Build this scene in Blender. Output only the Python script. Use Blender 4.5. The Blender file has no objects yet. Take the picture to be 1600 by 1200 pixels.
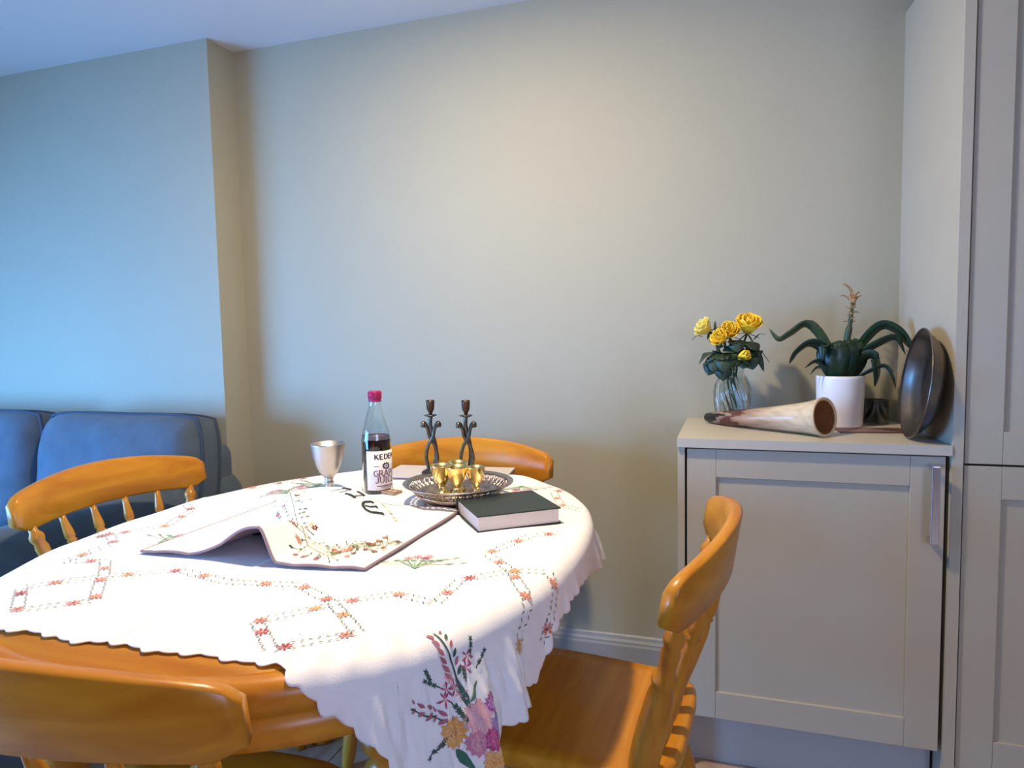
import bpy, bmesh, math, random
import numpy as np
from mathutils import Vector, Matrix
random.seed(7)
S = bpy.context.scene
COL = S.collection
PI = math.pi

# ------------------------------------------------------------------ camera
FPX, YAW, PITCH, ROLL, CAMH = 1059.0, 0.3133, 0.0747, -0.0193, 1.1665
_fw = Vector((-math.sin(YAW)*math.cos(PITCH), math.cos(YAW)*math.cos(PITCH), -math.sin(PITCH)))
_r = Vector((math.cos(YAW), math.sin(YAW), 0)); _u = _r.cross(_fw)
_r2 = _r*math.cos(ROLL) + _u*math.sin(ROLL); _u2 = -_r*math.sin(ROLL) + _u*math.cos(ROLL)
cam = bpy.data.cameras.new('camera'); camo = bpy.data.objects.new('camera', cam); COL.objects.link(camo)
cam.sensor_width = 36; cam.lens = FPX/1600*36; cam.clip_start = 0.02
m = Matrix((_r2, _u2, -_fw)).transposed().to_4x4(); m.translation = (0, 0, CAMH); camo.matrix_world = m
S.camera = camo

# ------------------------------------------------------------------ world, lights, exposure
S.view_settings.view_transform = 'Standard'; S.view_settings.look = 'None'
S.view_settings.exposure = 0.2; S.view_settings.gamma = 1.0; S.view_settings.use_curve_mapping = False
w = bpy.data.worlds.new('world'); S.world = w; w.use_nodes = True
w.node_tree.nodes['Background'].inputs[0].default_value = (0.45, 0.65, 1.0, 1)
w.node_tree.nodes['Background'].inputs[1].default_value = 0.4

def area(name, loc, target, sx, sy, power, col, shape='RECTANGLE', spread=180):
    l = bpy.data.lights.new(name, 'AREA'); l.shape = shape; l.size = sx; l.size_y = sy; l.spread = math.radians(spread)
    l.energy = power; l.color = col
    o = bpy.data.objects.new(name, l); COL.objects.link(o); o.location = loc
    o.rotation_euler = (Vector(target) - Vector(loc)).to_track_quat('-Z', 'Y').to_euler()
    return o
area('ceiling_lamp_light', (-0.67, 1.20, 2.225), (-0.67, 1.20, 0), 0.10, 0.10, 24, (1.0, 0.80, 0.53), 'DISK')
_lamp_fill = bpy.data.lights.new('ceiling_lamp_fill', 'POINT'); _lamp_fill.energy = 8.5; _lamp_fill.color = (1.0, 0.80, 0.53); _lamp_fill.shadow_soft_size = 0.05
_bo = bpy.data.objects.new('ceiling_lamp_fill', _lamp_fill); COL.objects.link(_bo); _bo.location = (-0.67, 1.20, 2.14)  # point light added below the ceiling lamp to brighten the top of the wall
area('garden_door_daylight', (-3.86, -0.15, 0.85), (-2.2, 1.95, -0.45), 2.2, 1.4, 200, (0.12, 0.40, 1.0), 'RECTANGLE', 125)
area('kitchen_window_daylight', (1.70, -1.75, 1.45), (-0.4, 1.4, 0.2), 1.3, 1.0, 44, (0.52, 0.60, 1.0))

# ------------------------------------------------------------------ materials
def new_mat(name):
    mt = bpy.data.materials.new(name); mt.use_nodes = True
    nt = mt.node_tree; b = nt.nodes['Principled BSDF']
    return mt, nt, b
def mat(name, col, rough=0.5, metal=0.0, noise=0.0, nscale=30, bump=0.0, bscale=200, spec=0.5, trans=0.0, ior=1.45, sheen=0, coat=0):
    mt, nt, b = new_mat(name)
    b.inputs['Roughness'].default_value = rough; b.inputs['Metallic'].default_value = metal
    b.inputs['Specular IOR Level'].default_value = spec; b.inputs['IOR'].default_value = ior
    b.inputs['Transmission Weight'].default_value = trans
    b.inputs['Sheen Weight'].default_value = sheen; b.inputs['Coat Weight'].default_value = coat
    tc = nt.nodes.new('ShaderNodeTexCoord')
    if noise:
        n = nt.nodes.new('ShaderNodeTexNoise'); n.inputs['Scale'].default_value = nscale; n.inputs['Detail'].default_value = 4
        nt.links.new(tc.outputs['Object'], n.inputs['Vector'])
        r = nt.nodes.new('ShaderNodeValToRGB')
        r.color_ramp.elements[0].position = 0.3; r.color_ramp.elements[1].position = 0.7
        r.color_ramp.elements[0].color = (*[max(0, c*(1-noise)) for c in col], 1)
        r.color_ramp.elements[1].color = (*[min(1, c*(1+noise)) for c in col], 1)
        nt.links.new(n.outputs['Fac'], r.inputs['Fac']); nt.links.new(r.outputs['Color'], b.inputs['Base Color'])
    else:
        b.inputs['Base Color'].default_value = (*col, 1)
    if bump:
        n2 = nt.nodes.new('ShaderNodeTexNoise'); n2.inputs['Scale'].default_value = bscale; n2.inputs['Detail'].default_value = 3
        nt.links.new(tc.outputs['Object'], n2.inputs['Vector'])
        bp = nt.nodes.new('ShaderNodeBump'); bp.inputs['Strength'].default_value = bump; bp.inputs['Distance'].default_value = 0.002
        nt.links.new(n2.outputs['Fac'], bp.inputs['Height']); nt.links.new(bp.outputs['Normal'], b.inputs['Normal'])
    return mt
def wood(name, dark, light, rough=0.32, scale=(3, 30, 30)):
    mt, nt, b = new_mat(name)
    tc = nt.nodes.new('ShaderNodeTexCoord'); mp = nt.nodes.new('ShaderNodeMapping'); mp.inputs['Scale'].default_value = scale
    nt.links.new(tc.outputs['Object'], mp.inputs['Vector'])
    n = nt.nodes.new('ShaderNodeTexNoise'); n.inputs['Scale'].default_value = 1.0; n.inputs['Detail'].default_value = 5; n.inputs['Distortion'].default_value = 0.6
    nt.links.new(mp.outputs['Vector'], n.inputs['Vector'])
    r = nt.nodes.new('ShaderNodeValToRGB'); e = r.color_ramp.elements
    e[0].position = 0.32; e[1].position = 0.68; e[0].color = (*dark, 1); e[1].color = (*light, 1)
    nt.links.new(n.outputs['Fac'], r.inputs['Fac']); nt.links.new(r.outputs['Color'], b.inputs['Base Color'])
    b.inputs['Roughness'].default_value = rough; b.inputs['Specular IOR Level'].default_value = 0.35; b.inputs['Coat Weight'].default_value = 0.12; b.inputs['Coat Roughness'].default_value = 0.2
    return mt
def vcol(name, rough=0.7):
    mt, nt, b = new_mat(name)
    a = nt.nodes.new('ShaderNodeAttribute'); a.attribute_name = 'Col'
    nt.links.new(a.outputs['Color'], b.inputs['Base Color']); b.inputs['Roughness'].default_value = rough
    return mt

M = dict(
    wall=mat('wall_paint', (0.385, 0.358, 0.262), 0.85, noise=0.015, nscale=3, bump=0.15, bscale=160),
    ceiling=mat('ceiling_paint', (0.72, 0.71, 0.70), 0.9, bump=0.1),
    skirting=mat('skirting_paint', (0.33, 0.34, 0.34), 0.5),
    cabinet=mat('cabinet_paint', (0.445, 0.395, 0.298), 0.5, noise=0.02, nscale=8, bump=0.06, bscale=90),
    worktop=mat('worktop_paint', (0.50, 0.46, 0.375), 0.45, noise=0.02, nscale=8),
    plinth=mat('plinth_paint', (0.40, 0.38, 0.34), 0.5),
    gap=mat('dark_gap', (0.015, 0.013, 0.012), 0.9),
    wood=wood('honey_wood', (0.46, 0.155, 0.006), (0.61, 0.25, 0.016)),
    woodz=wood('honey_wood_turned', (0.44, 0.155, 0.010), (0.58, 0.25, 0.024), scale=(30, 30, 3)),
    floor=wood('floor_oak', (0.36, 0.24, 0.16), (0.50, 0.36, 0.26), 0.45, (20, 2.5, 10)),
    sofa=mat('sofa_fabric', (0.080, 0.104, 0.128), 0.95, noise=0.10, nscale=18, bump=0.5, bscale=500, sheen=0.1, spec=0.2),
    piping=mat('sofa_piping', (0.05, 0.065, 0.09), 0.9, spec=0.2),
    cloth=mat('white_linen', (0.87, 0.85, 0.84), 0.9, noise=0.02, nscale=40, bump=0.35, bscale=700, spec=0.15),
    cover=mat('cover_cotton', (0.89, 0.87, 0.85), 0.9, bump=0.2, bscale=500, spec=0.15),
    lining=mat('cover_lining', (0.33, 0.23, 0.24), 0.8, spec=0.2),
    thread=vcol('embroidery_thread'),
    glass=mat('clear_glass', (0.92, 0.97, 0.97), 0.03, trans=1.0, ior=1.45),
    vaseglass=mat('vase_glass', (0.84, 0.88, 0.86), 0.08, trans=1.0, ior=1.4),
    juice=mat('grape_juice', (0.010, 0.002, 0.006), 0.3, spec=0.1),
    foam=mat('grape_film', (0.88, 0.68, 0.72), 0.45, trans=0.85),
    cap=mat('cap_magenta', (0.34, 0.012, 0.10), 0.4),
    label=mat('label_paper', (0.80, 0.76, 0.78), 0.7),
    inkp=mat('ink_purple', (0.14, 0.015, 0.06), 0.7),
    inkd=mat('ink_dark', (0.03, 0.015, 0.03), 0.7),
    pewter=mat('pewter', (0.58, 0.53, 0.48), 0.42, metal=1.0, noise=0.05, nscale=60),
    silver=mat('tarnished_silver', (0.46, 0.37, 0.32), 0.26, metal=1.0, noise=0.25, nscale=50),
    gold=mat('gold_metal', (0.86, 0.66, 0.26), 0.2, metal=1.0),
    bronze=mat('aged_bronze', (0.13, 0.11, 0.085), 0.35, metal=1.0, noise=0.35, nscale=60),
    bronzed=mat('dark_bronze', (0.10, 0.055, 0.035), 0.4, metal=0.8, noise=0.3, nscale=60),
    slate=mat('pale_board', (0.62, 0.57, 0.56), 0.5),
    slate_edge=mat('board_edge', (0.22, 0.16, 0.15), 0.6),
    bookcloth=mat('black_book_cloth', (0.018, 0.030, 0.026), 0.45, bump=0.2, bscale=900),
    pages=mat('book_pages', (0.74, 0.66, 0.62), 0.9),
    box=mat('matchbox_brown', (0.30, 0.19, 0.10), 0.6, noise=0.3, nscale=80),
    boxp=mat('matchbox_print', (0.72, 0.50, 0.36), 0.6),
    chrome=mat('brushed_chrome', (0.72, 0.71, 0.74), 0.2, metal=1.0),
    ceramic=mat('white_ceramic', (0.80, 0.76, 0.74), 0.3),
    soil=mat('soil', (0.04, 0.028, 0.02), 0.95, bump=1.0, bscale=150),
    leaf=mat('orchid_leaf', (0.012, 0.034, 0.015), 0.35, noise=0.3, nscale=25),
    leafl=mat('orchid_leaf_pale', (0.040, 0.068, 0.026), 0.4, noise=0.3, nscale=25),
    roseleaf=mat('rose_leaf', (0.026, 0.048, 0.022), 0.45, noise=0.35, nscale=40),
    stem=mat('green_stem', (0.05, 0.09, 0.03), 0.5),
    brownstem=mat('brown_stem', (0.09, 0.06, 0.03), 0.6),
    dry=mat('dry_flower', (0.42, 0.24, 0.10), 0.7, noise=0.3, nscale=60),
    petal=mat('yellow_petal', (0.86, 0.58, 0.03), 0.5, noise=0.12, nscale=40),
    petalp=mat('pale_yellow_petal', (0.85, 0.68, 0.14), 0.5, noise=0.12, nscale=40),
    dish=mat('dish_silver', (0.21, 0.18, 0.16), 0.33, metal=1.0, noise=0.35, nscale=14),
    wax=mat('amber_wax', (0.55, 0.34, 0.10), 0.5),
    leaflet=mat('leaflet_red', (0.10, 0.045, 0.045), 0.5),
    leafletp=mat('leaflet_print', (0.45, 0.30, 0.27), 0.5),
    bread=mat('dark_wrapped_bread', (0.07, 0.02, 0.025), 0.25, noise=0.5, nscale=40),
    frame=mat('window_frame', (0.75, 0.75, 0.75), 0.4),
)
# horn: pale body, brown and dark tip, graded along its own length by a vertex colour
M['horn'] = vcol('polished_horn', 0.25)
M['hornin'] = mat('horn_inside', (0.28, 0.11, 0.035), 0.6, noise=0.2, nscale=40)

# ------------------------------------------------------------------ helpers
def link(o, parent=None):
    COL.objects.link(o)
    if parent is not None: o.parent = parent
    return o
def mesh(name, V, F, mt, parent=None, smooth=True, cols=None, loc=None):
    me = bpy.data.meshes.new(name); me.from_pydata([tuple(v) for v in V], [], F); me.update()
    if isinstance(mt, (list, tuple)):
        for q in mt: me.materials.append(q)
    else: me.materials.append(mt)
    if smooth: me.polygons.foreach_set('use_smooth', [True]*len(me.polygons))
    if cols is not None:
        a = me.color_attributes.new('Col', 'FLOAT_COLOR', 'POINT')
        a.data.foreach_set('color', np.array([(c[0], c[1], c[2], 1.0) for c in cols], dtype=np.float32).ravel())
    o = bpy.data.objects.new(name, me)
    if loc: o.location = loc
    return link(o, parent)
def tag(o, label, cat, group=None, kind=None):
    o['label'] = label
    if cat: o['category'] = cat
    if group: o['group'] = group
    if kind: o['kind'] = kind
    return o
def thing(name, loc, label, cat, group=None, rz=0):
    o = bpy.data.objects.new(name, None); o.empty_display_size = 0.05; o.location = loc; o.rotation_euler = (0, 0, rz); link(o)
    return tag(o, label, cat, group)
def struct(o): o['kind'] = 'structure'; return o
def bm_obj(name, bm, mt, parent=None, smooth=False, loc=None, rz=0):
    me = bpy.data.meshes.new(name); bmesh.ops.recalc_face_normals(bm, faces=bm.faces); bm.to_mesh(me); bm.free()
    me.materials.append(mt)
    if smooth: me.polygons.foreach_set('use_smooth', [True]*len(me.polygons))
    o = bpy.data.objects.new(name, me)
    if loc: o.location = loc
    o.rotation_euler = (0, 0, rz)
    return link(o, parent)
def box(name, lo, hi, mt, parent=None, bev=0.0, seg=2, smooth=False):
    bm = bmesh.new(); bmesh.ops.create_cube(bm, size=1)
    for v in bm.verts: v.co = Vector([(lo[i]+hi[i])/2 + v.co[i]*(hi[i]-lo[i]) for i in range(3)])
    if bev: bmesh.ops.bevel(bm, geom=list(bm.edges), offset=bev, segments=seg, profile=0.5, affect='EDGES')
    return bm_obj(name, bm, mt, parent, smooth)
def lathe_data(prof, n=32, base=(0, 0, 0), top=None, cap=True):
    """prof: list of (r, t); t along base->top (or z if top is None)."""
    base = Vector(base)
    if top is None: ax = Vector((0, 0, 1)); L = 1.0
    else:
        ax = Vector(top) - base; L = ax.length; ax.normalize()
    a = ax.orthogonal().normalized() if abs(ax.z) < 0.999 else Vector((1, 0, 0)); b = ax.cross(a)
    V = []; F = []
    for r, t in prof:
        for k in range(n):
            g = 2*PI*k/n
            V.append(base + ax*(t*L) + (a*math.cos(g) + b*math.sin(g))*r)
    for i in range(len(prof)-1):
        for k in range(n):
            k2 = (k+1) % n
            F.append((i*n+k, i*n+k2, (i+1)*n+k2, (i+1)*n+k))
    if cap:
        if prof[0][0] > 1e-6: F.append(tuple(reversed(range(n))))
        if prof[-1][0] > 1e-6: F.append(tuple((len(prof)-1)*n+k for k in range(n)))
    return V, F
def lathe(name, prof, mt, parent=None, n=32, base=(0, 0, 0), top=None, cap=True, loc=None):
    V, F = lathe_data(prof, n, base, top, cap)
    return mesh(name, V, F, mt, parent, loc=loc)
def tube_data(path, radii, n=10, off=0):
    P = [Vector(p) for p in path]
    if not hasattr(radii, '__len__'): radii = [radii]*len(P)
    V = []; F = []; prev = None
    for i, p in enumerate(P):
        t = (P[min(i+1, len(P)-1)] - P[max(i-1, 0)]).normalized()
        a = t.orthogonal().normalized() if prev is None else (prev - t*prev.dot(t)).normalized()
        prev = a; b = t.cross(a)
        for k in range(n):
            g = 2*PI*k/n; V.append(p + (a*math.cos(g) + b*math.sin(g))*radii[i])
    for i in range(len(P)-1):
        for k in range(n):
            k2 = (k+1) % n; F.append((off+i*n+k, off+i*n+k2, off+(i+1)*n+k2, off+(i+1)*n+k))
    F.append(tuple(off+k for k in reversed(range(n)))); F.append(tuple(off+(len(P)-1)*n+k for k in range(n)))
    return V, F
def tubes(name, paths, mt, parent=None, n=10):
    V = []; F = []
    for path, rad in paths:
        v, f = tube_data(path, rad, n, len(V)); V += v; F += f
    return mesh(name, V, F, mt, parent)
def spline(pts, n=8):
    """Catmull-Rom through pts."""
    P = [Vector(p) for p in pts]; P = [P[0]*2-P[1]] + P + [P[-1]*2-P[-2]]; out = []
    for i in range(1, len(P)-2):
        for k in range(n):
            t = k/n; a, b, c, d = P[i-1:i+3]
            out.append(0.5*((2*b) + (c-a)*t + (2*a-5*b+4*c-d)*t*t + (3*b-a-3*c+d)*t**3))
    out.append(P[-2]); return out
def copy_tree(o, parent=None):
    c = o.copy(); COL.objects.link(c); c.parent = parent
    for ch in list(o.children): copy_tree(ch, c)
    return c
def ss(a, b, x):
    t = np.clip((x-a)/(b-a), 0, 1); return t*t*(3-2*t)

# ------------------------------------------------------------------ room
YW, YB, XB, CH = 2.194, 2.058, -1.79, 2.24       # back wall, chimney breast face and edge, ceiling
XL, XR, YR = -3.9, 1.75, -5.2
struct(box('wall_back', (XB, YW, 0), (XR+.1, YW+.12, CH), M['wall']))
struct(box('wall_breast', (XL-.1, YB, 0), (XB, YW+.12, CH), M['wall']))
struct(box('ceiling', (XL-.1, YR-.1, CH), (XR+.1, YW+.12, CH+.1), M['ceiling']))
fl = struct(box('floor', (XL-.1, YR-.1, -.06), (XR+.1, YW+.12, -.012), M['gap']))
wrt = bpy.data.objects.new('wall_right', None); link(wrt); struct(wrt)
for lo, hi in (((XR, YR, 0), (XR+.1, -2.40, CH)), ((XR, -1.1, 0), (XR+.1, YW, CH)), ((XR, -2.40, 0), (XR+.1, -1.1, .95)), ((XR, -2.40, 1.95), (XR+.1, -1.1, CH))):
    box('wall_section', lo, hi, M['wall'], wrt)
# left wall with a garden door opening
wl = bpy.data.objects.new('wall_left', None); link(wl); struct(wl)
for lo, hi in (((XL-.1, YR, 0), (XL, -1.6, CH)), ((XL-.1, .7, 0), (XL, YB, CH)), ((XL-.1, -1.6, 1.72), (XL, .7, CH)), ((XL-.1, -1.6, 0), (XL, .7, .12))):
    box('wall_section', lo, hi, M['wall'], wl)
struct(box('wall_rear', (XL-.1, YR-.1, 0), (XR+.1, YR, CH), M['wall']))
wd = bpy.data.objects.new('window_1', None); link(wd); struct(wd)
for lo, hi in (((XL-.08, -1.6, .12), (XL-.03, -1.55, 1.72)), ((XL-.08, .65, .12), (XL-.03, .7, 1.72)), ((XL-.08, -.47, .12), (XL-.03, -.43, 1.72)), ((XL-.08, -1.55, 1.67), (XL-.03, .65, 1.72)), ((XL-.08, -1.55, .12), (XL-.03, .65, .17))):
    box('window_frame', lo, hi, M['frame'], wd, .004)
wd2 = bpy.data.objects.new('window_2', None); link(wd2); struct(wd2)
for lo, hi in (((XR+.03, -2.40, .95), (XR+.08, -2.35, 1.95)), ((XR+.03, -1.15, .95), (XR+.08, -1.1, 1.95)), ((XR+.03, -2.35, 1.90), (XR+.08, -1.15, 1.95)), ((XR+.03, -2.35, .95), (XR+.08, -1.15, 1.0))):
    box('window_frame', lo, hi, M['frame'], wd2, .004)
# floor boards
pw, pl = 0.19, 1.28
plank = None
rr = 0; x = XL
while x < XR:
    y = YR - random.random()*pl
    while y < YW:
        y1 = min(y+pl, YW); y0 = max(y, YR)
        if y1-y0 > .05:
            if y1-y0 > pl-.01 and plank is not None:
                o = plank.copy(); COL.objects.link(o); o.parent = fl; o.location = (x, y0, 0)
            else:
                o = box('plank', (.001, .001, -.012), (min(pw, XR-x)-.001, y1-y0-.001, 0), M['floor'], fl, .0015, 1); o.location = (x, y0, 0)
                if y1-y0 > pl-.01 and plank is None and XR-x > pw: plank = o
        y += pl
    x += pw
# skirting with a moulded top
def skirting(name, x0, x1, yw):
    pr = [(0, 0), (.018, 0), (.018, .125), (.015, .132), (.015, .138), (.010, .146), (.008, .156), (.004, .160), (0, .160)]
    V = [(xx, yw-d, z) for xx in (x0, x1) for d, z in pr]; n = len(pr)
    F = [(i, i+1, n+i+1, n+i) for i in range(n-1)] + [tuple(range(n)), tuple(reversed(range(n, 2*n)))]
    return struct(mesh(name, V, F, M['skirting'], smooth=False))
skirting('baseboard_back', XB, -.13, YW); skirting('baseboard_left', XL, XB, YB)

# ------------------------------------------------------------------ sideboard and tall cabinet
Y0 = 1.781; XS = 0.480; XSL = -0.110
FZ = 0.867
sb = thing('base_cabinet', (0, 0, 0), 'low stone grey cabinet with panelled door under the flower vase', 'cabinet')
box('side_panel', (XSL-.020, Y0-.004, 0), (XSL-.002, YW, FZ), M['cabinet'], sb, .001)
box('carcass', (XSL-.002, Y0+.022, .15), (XS-.026, YW, FZ-.001), M['gap'], sb)
box('plinth', (XSL-.002, Y0+.055, 0), (XS-.008, Y0+.073, .149), M['plinth'], sb)
def shaker(parent, x0, x1, z0, z1, y, st, mt, name='door', rec=.007):
    d = bpy.data.objects.new(name, None); link(d, parent)
    t = .02
    box('stile', (x0, y, z0), (x0+st, y+t, z1), mt, d, .0012); box('stile', (x1-st, y, z0), (x1, y+t, z1), mt, d, .0012)
    box('rail', (x0+st+.0003, y, z1-st), (x1-st-.0003, y+t, z1), mt, d, .0012); box('rail', (x0+st+.0003, y, z0), (x1-st-.0003, y+t, z0+st), mt, d, .0012)
    box('panel', (x0+st-.004, y+rec, z0+st-.004), (x1-st+.004, y+t-.002, z1-st+.004), mt, d)
    return d
dr = shaker(sb, XSL+.003, XS-.006, .150, .862, Y0, .072, M['cabinet'])
# handle: flat bar on two posts
hd = bpy.data.objects.new('handle', None); hd['label'] = 'chrome bar handle'; hd.parent = dr; COL.objects.link(hd)
V = []; F = []
for seg in (((.438, Y0-.036, .662), (.456, Y0-.028, .846)), ((.438, Y0-.034, .662), (.449, Y0, .676)), ((.438, Y0-.034, .832), (.449, Y0, .846))):
    bm = bmesh.new(); bmesh.ops.create_cube(bm, size=1); lo, hi = seg
    for v in bm.verts: v.co = Vector([(lo[i]+hi[i])/2 + v.co[i]*(hi[i]-lo[i]) for i in range(3)])
    bmesh.ops.bevel(bm, geom=list(bm.edges), offset=.0025, segments=3, profile=.5, affect='EDGES')
    bm.verts.ensure_lookup_table(); off = len(V); V += [v.co.copy() for v in bm.verts]; F += [tuple(off+v.index for v in f.verts) for f in bm.faces]; bm.free()
COL.objects.unlink(hd); bpy.data.objects.remove(hd)
hd = mesh('handle', V, F, M['chrome'], dr, smooth=False); hd['label'] = 'chrome bar handle'

_wp = ((XSL-.021, Y0-.013), (XS+.0035, Y0-.013), (XS+.003, Y0-.011), (XS-.0245, YW), (XSL-.021, YW))
wt = mesh('worktop', [(x, y, z) for z in (FZ, FZ+.023) for x, y in _wp], [(4, 3, 2, 1, 0), (5, 6, 7, 8, 9)] + [(k, (k+1) % 5, 5+(k+1) % 5, 5+k) for k in range(5)], M['worktop'], smooth=False)
tag(wt, 'painted stone grey worktop carrying the vase, horn and pot plant', 'worktop')
ZT = FZ+.023

tc_ = thing('tall_cabinet', (0, 0, 0), 'tall stone grey panelled cabinet at the right edge', 'cabinet')
mesh('end_panel', [(x, y, z) for z in (0, 2.03) for x, y in ((XS+.004, Y0-.010), (XS+.026, Y0-.010), (XS+.026, YW), (XS-.024, YW))], [(3, 2, 1, 0), (4, 5, 6, 7), (0, 1, 5, 4), (1, 2, 6, 5), (2, 3, 7, 6), (3, 0, 4, 7)], M['cabinet'], tc_, smooth=False)
box('carcass', (XS+.026, Y0+.022, .15), (XS+.626, YW, 2.03), M['gap'], tc_)
box('plinth', (XS+.026, Y0+.055, 0), (XS+.626, Y0+.073, .149), M['plinth'], tc_)
shaker(tc_, XS+.0295, XS+.624, .849, 2.03, Y0-.004, .075, M['cabinet'])
shaker(tc_, XS+.0295, XS+.624, .120, .844, Y0-.004, .075, M['cabinet'])

# ------------------------------------------------------------------ sofa
def cushion(name, cx, cy, cz, w_, h_, d_, lean, mt, parent, puff=.35, n=22, sag=0.0, rz=0.0):
    """Soft box: w (x), d (y), h (z), pillow-shaped; with a seam rim. lean tilts about x."""
    V = []; F = []
    def pt(u, v, s):
        e = (1-abs(u)**4)*(1-abs(v)**4)
        yy = s*d_*(.5*puff + .5*(1-puff)*1.0)*(.30 + .70*max(e, 0)**.5)
        rx = w_/2*u*(1 - .085*abs(v)**3); rz_ = h_/2*v*(1 - .10*abs(u)**4) - sag*(1-u*u)*(v > 0)*v
        wr = .006*math.sin(7*u+3*v+s)+.004*math.sin(11*v-5*u)
        return Vector((rx, yy + wr*e*s, rz_))
    idx = {}
    for s in (-1, 1):
        for i in range(n+1):
            for j in range(n+1):
                idx[s, i, j] = len(V); V.append(pt(-1+2*i/n, -1+2*j/n, s))
    for s in (-1, 1):
        for i in range(n):
            for j in range(n):
                q = (idx[s, i, j], idx[s, i+1, j], idx[s, i+1, j+1], idx[s, i, j+1]); F.append(q if s < 0 else q[::-1])
    ring = [(i, 0) for i in range(n)] + [(n, j) for j in range(n)] + [(i, n) for i in range(n, 0, -1)] + [(0, j) for j in range(n, 0, -1)]
    for a in range(len(ring)):
        b = (a+1) % len(ring); F.append((idx[1, ring[a][0], ring[a][1]], idx[1, ring[b][0], ring[b][1]], idx[-1, ring[b][0], ring[b][1]], idx[-1, ring[a][0], ring[a][1]]))
    R = Matrix.Rotation(rz, 3, 'Z') @ Matrix.Rotation(lean, 3, 'X')
    V = [R @ v + Vector((cx, cy, cz)) for v in V]
    o = mesh(name, V, F, mt, parent)
    path = [V[idx[-1, a, b]] for a, b in ring]; path.append(path[0])
    tubes('piping', [(path, .0065)], M['piping'], o, 8)
    path = [V[idx[1, a, b]] for a, b in ring]; path.append(path[0])
    tubes('piping', [(path, .0065)], M['piping'], o, 8)
    return o
sf = thing('sofa', (-2.72, 1.6, 0), 'blue grey fabric sofa with loose back cushions behind the table', 'sofa')
sx0, sx1 = -3.68, -1.700
def soff(o):  # sofa parts are written in world metres; the Empty sits at the sofa's base
    o.matrix_parent_inverse = Matrix.Translation((2.72, -1.6, 0)); return o
soff(box('base', (sx0+.03, 1.14, .08), (sx1-.03, 2.03, .30), M['sofa'], sf, .03, 3, True))
soff(box('back_frame', (sx0+.06, 1.90, .25), (sx1-.035, 2.045, .790), M['sofa'], sf, .05, 5, True))
for x0, x1 in ((sx1-.185, sx1), (sx0, sx0+.185)):
    # rolled arm: extruded rounded profile
    pr = [(x0+.02, .08), (x1-.02, .08), (x1-.015, .44)]
    cx_, cz_, r_ = (x0+x1)/2, .590, .100
    pr += [(cx_+r_*math.cos(a), cz_+r_*math.sin(a)) for a in np.linspace(-.7, PI+.7, 22)] + [(x0+.015, .44)]
    n = len(pr); ys = (1.12, 1.13, 1.95, 2.0, 2.03)
    sc = (.93, 1, 1, 1, .95)
    V = [(cx_+(px-cx_)*s, y, .08+(pz-.08)*(1 if s == 1 else .985)) for y, s in zip(ys, sc) for px, pz in pr]
    F = [(i*n+k, i*n+(k+1) % n, (i+1)*n+(k+1) % n, (i+1)*n+k) for i in range(len(ys)-1) for k in range(n)]
    F += [tuple(range(n))[::-1], tuple((len(ys)-1)*n+k for k in range(n))]
    soff(mesh('arm', V, F, M['sofa'], sf))
for k, cxx in enumerate((-2.060, -2.790)):
    soff(cushion('back_cushion', cxx, 1.865, .685, .72, .46, .27, -.14, M['sofa'], sf, sag=.012))
for k, cxx in enumerate((-2.25, -2.96)):
    o = soff(cushion('seat_cushion', cxx, 1.40, .385, .70, .68, .19, PI/2, M['sofa'], sf))
for xx in (sx0+.08, sx1-.08):
    for yy in (1.2, 1.97):
        soff(lathe('foot', [(.022, 0), (.03, .08)], M['woodz'], sf, 12, base=(xx, yy, 0)))

# ------------------------------------------------------------------ dining table
TX, TY, TZ = -0.80, 1.235, 0.750
TA, TB, TN = 0.520, 0.640, 2.35
def outline(a, b, n=160, ex=TN):
    P = []
    for k in range(n):
        t = 2*PI*k/n; c, s = math.cos(t), math.sin(t)
        P.append((a*math.copysign(abs(c)**(2/ex), c), b*math.copysign(abs(s)**(2/ex), s)))
    return P
tb = thing('dining_table', (TX, TY, 0), 'honey coloured oval wooden dining table under the white cloth', 'table')
rings = []  # (inset, z)
for a in np.linspace(0, PI/2, 6): rings.append((.022-.022*math.sin(a), -.022*(1-math.cos(a))))
rings = [(.036, 0), (.0345, -.0018), (.0325, -.0018), (.031, 0)] + rings + [(.0, -.042)]
rings2 = [(.30, 0)] + rings + [(.30, -.042)]
V = []; F = []; n = 160
V.append((0, 0, TZ))
for ins, dz in rings2:
    for p in outline(TA-ins, TB-ins, n): V.append((p[0], p[1], TZ+dz))
for k in range(n): F.append((0, 1+k, 1+(k+1) % n))
for i in range(len(rings2)-1):
    for k in range(n):
        a = 1+i*n; F.append((a+k, a+n+k, a+n+(k+1) % n, a+(k+1) % n))
top = mesh('tabletop', V, F, M['wood'], tb)
V = []; F = []
for ins, z in ((.0025, TZ-.0415), (.004, TZ-.086), (.010, TZ-.090), (.034, TZ-.090), (.034, TZ-.0425)):
    for p in outline(TA-ins, TB-ins, n): V.append((p[0], p[1], z))
for i in range(5):
    for k in range(n):
        a, b = i*n, ((i+1) % 5)*n; F.append((a+k, b+k, b+(k+1) % n, a+(k+1) % n))
mesh('apron', V, F, M['wood'], tb)
legp = [(.030, 0), (.034, .01), (.034, .03), (.022, .05), (.024, .08), (.033, .30), (.038, .42), (.040, .47), (.030, .50), (.028, .51), (.038, .52), (.038, .535), (.027, .545), (.027, .555), (.040, .57), (.040, .585), (.031, .60)]
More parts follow.
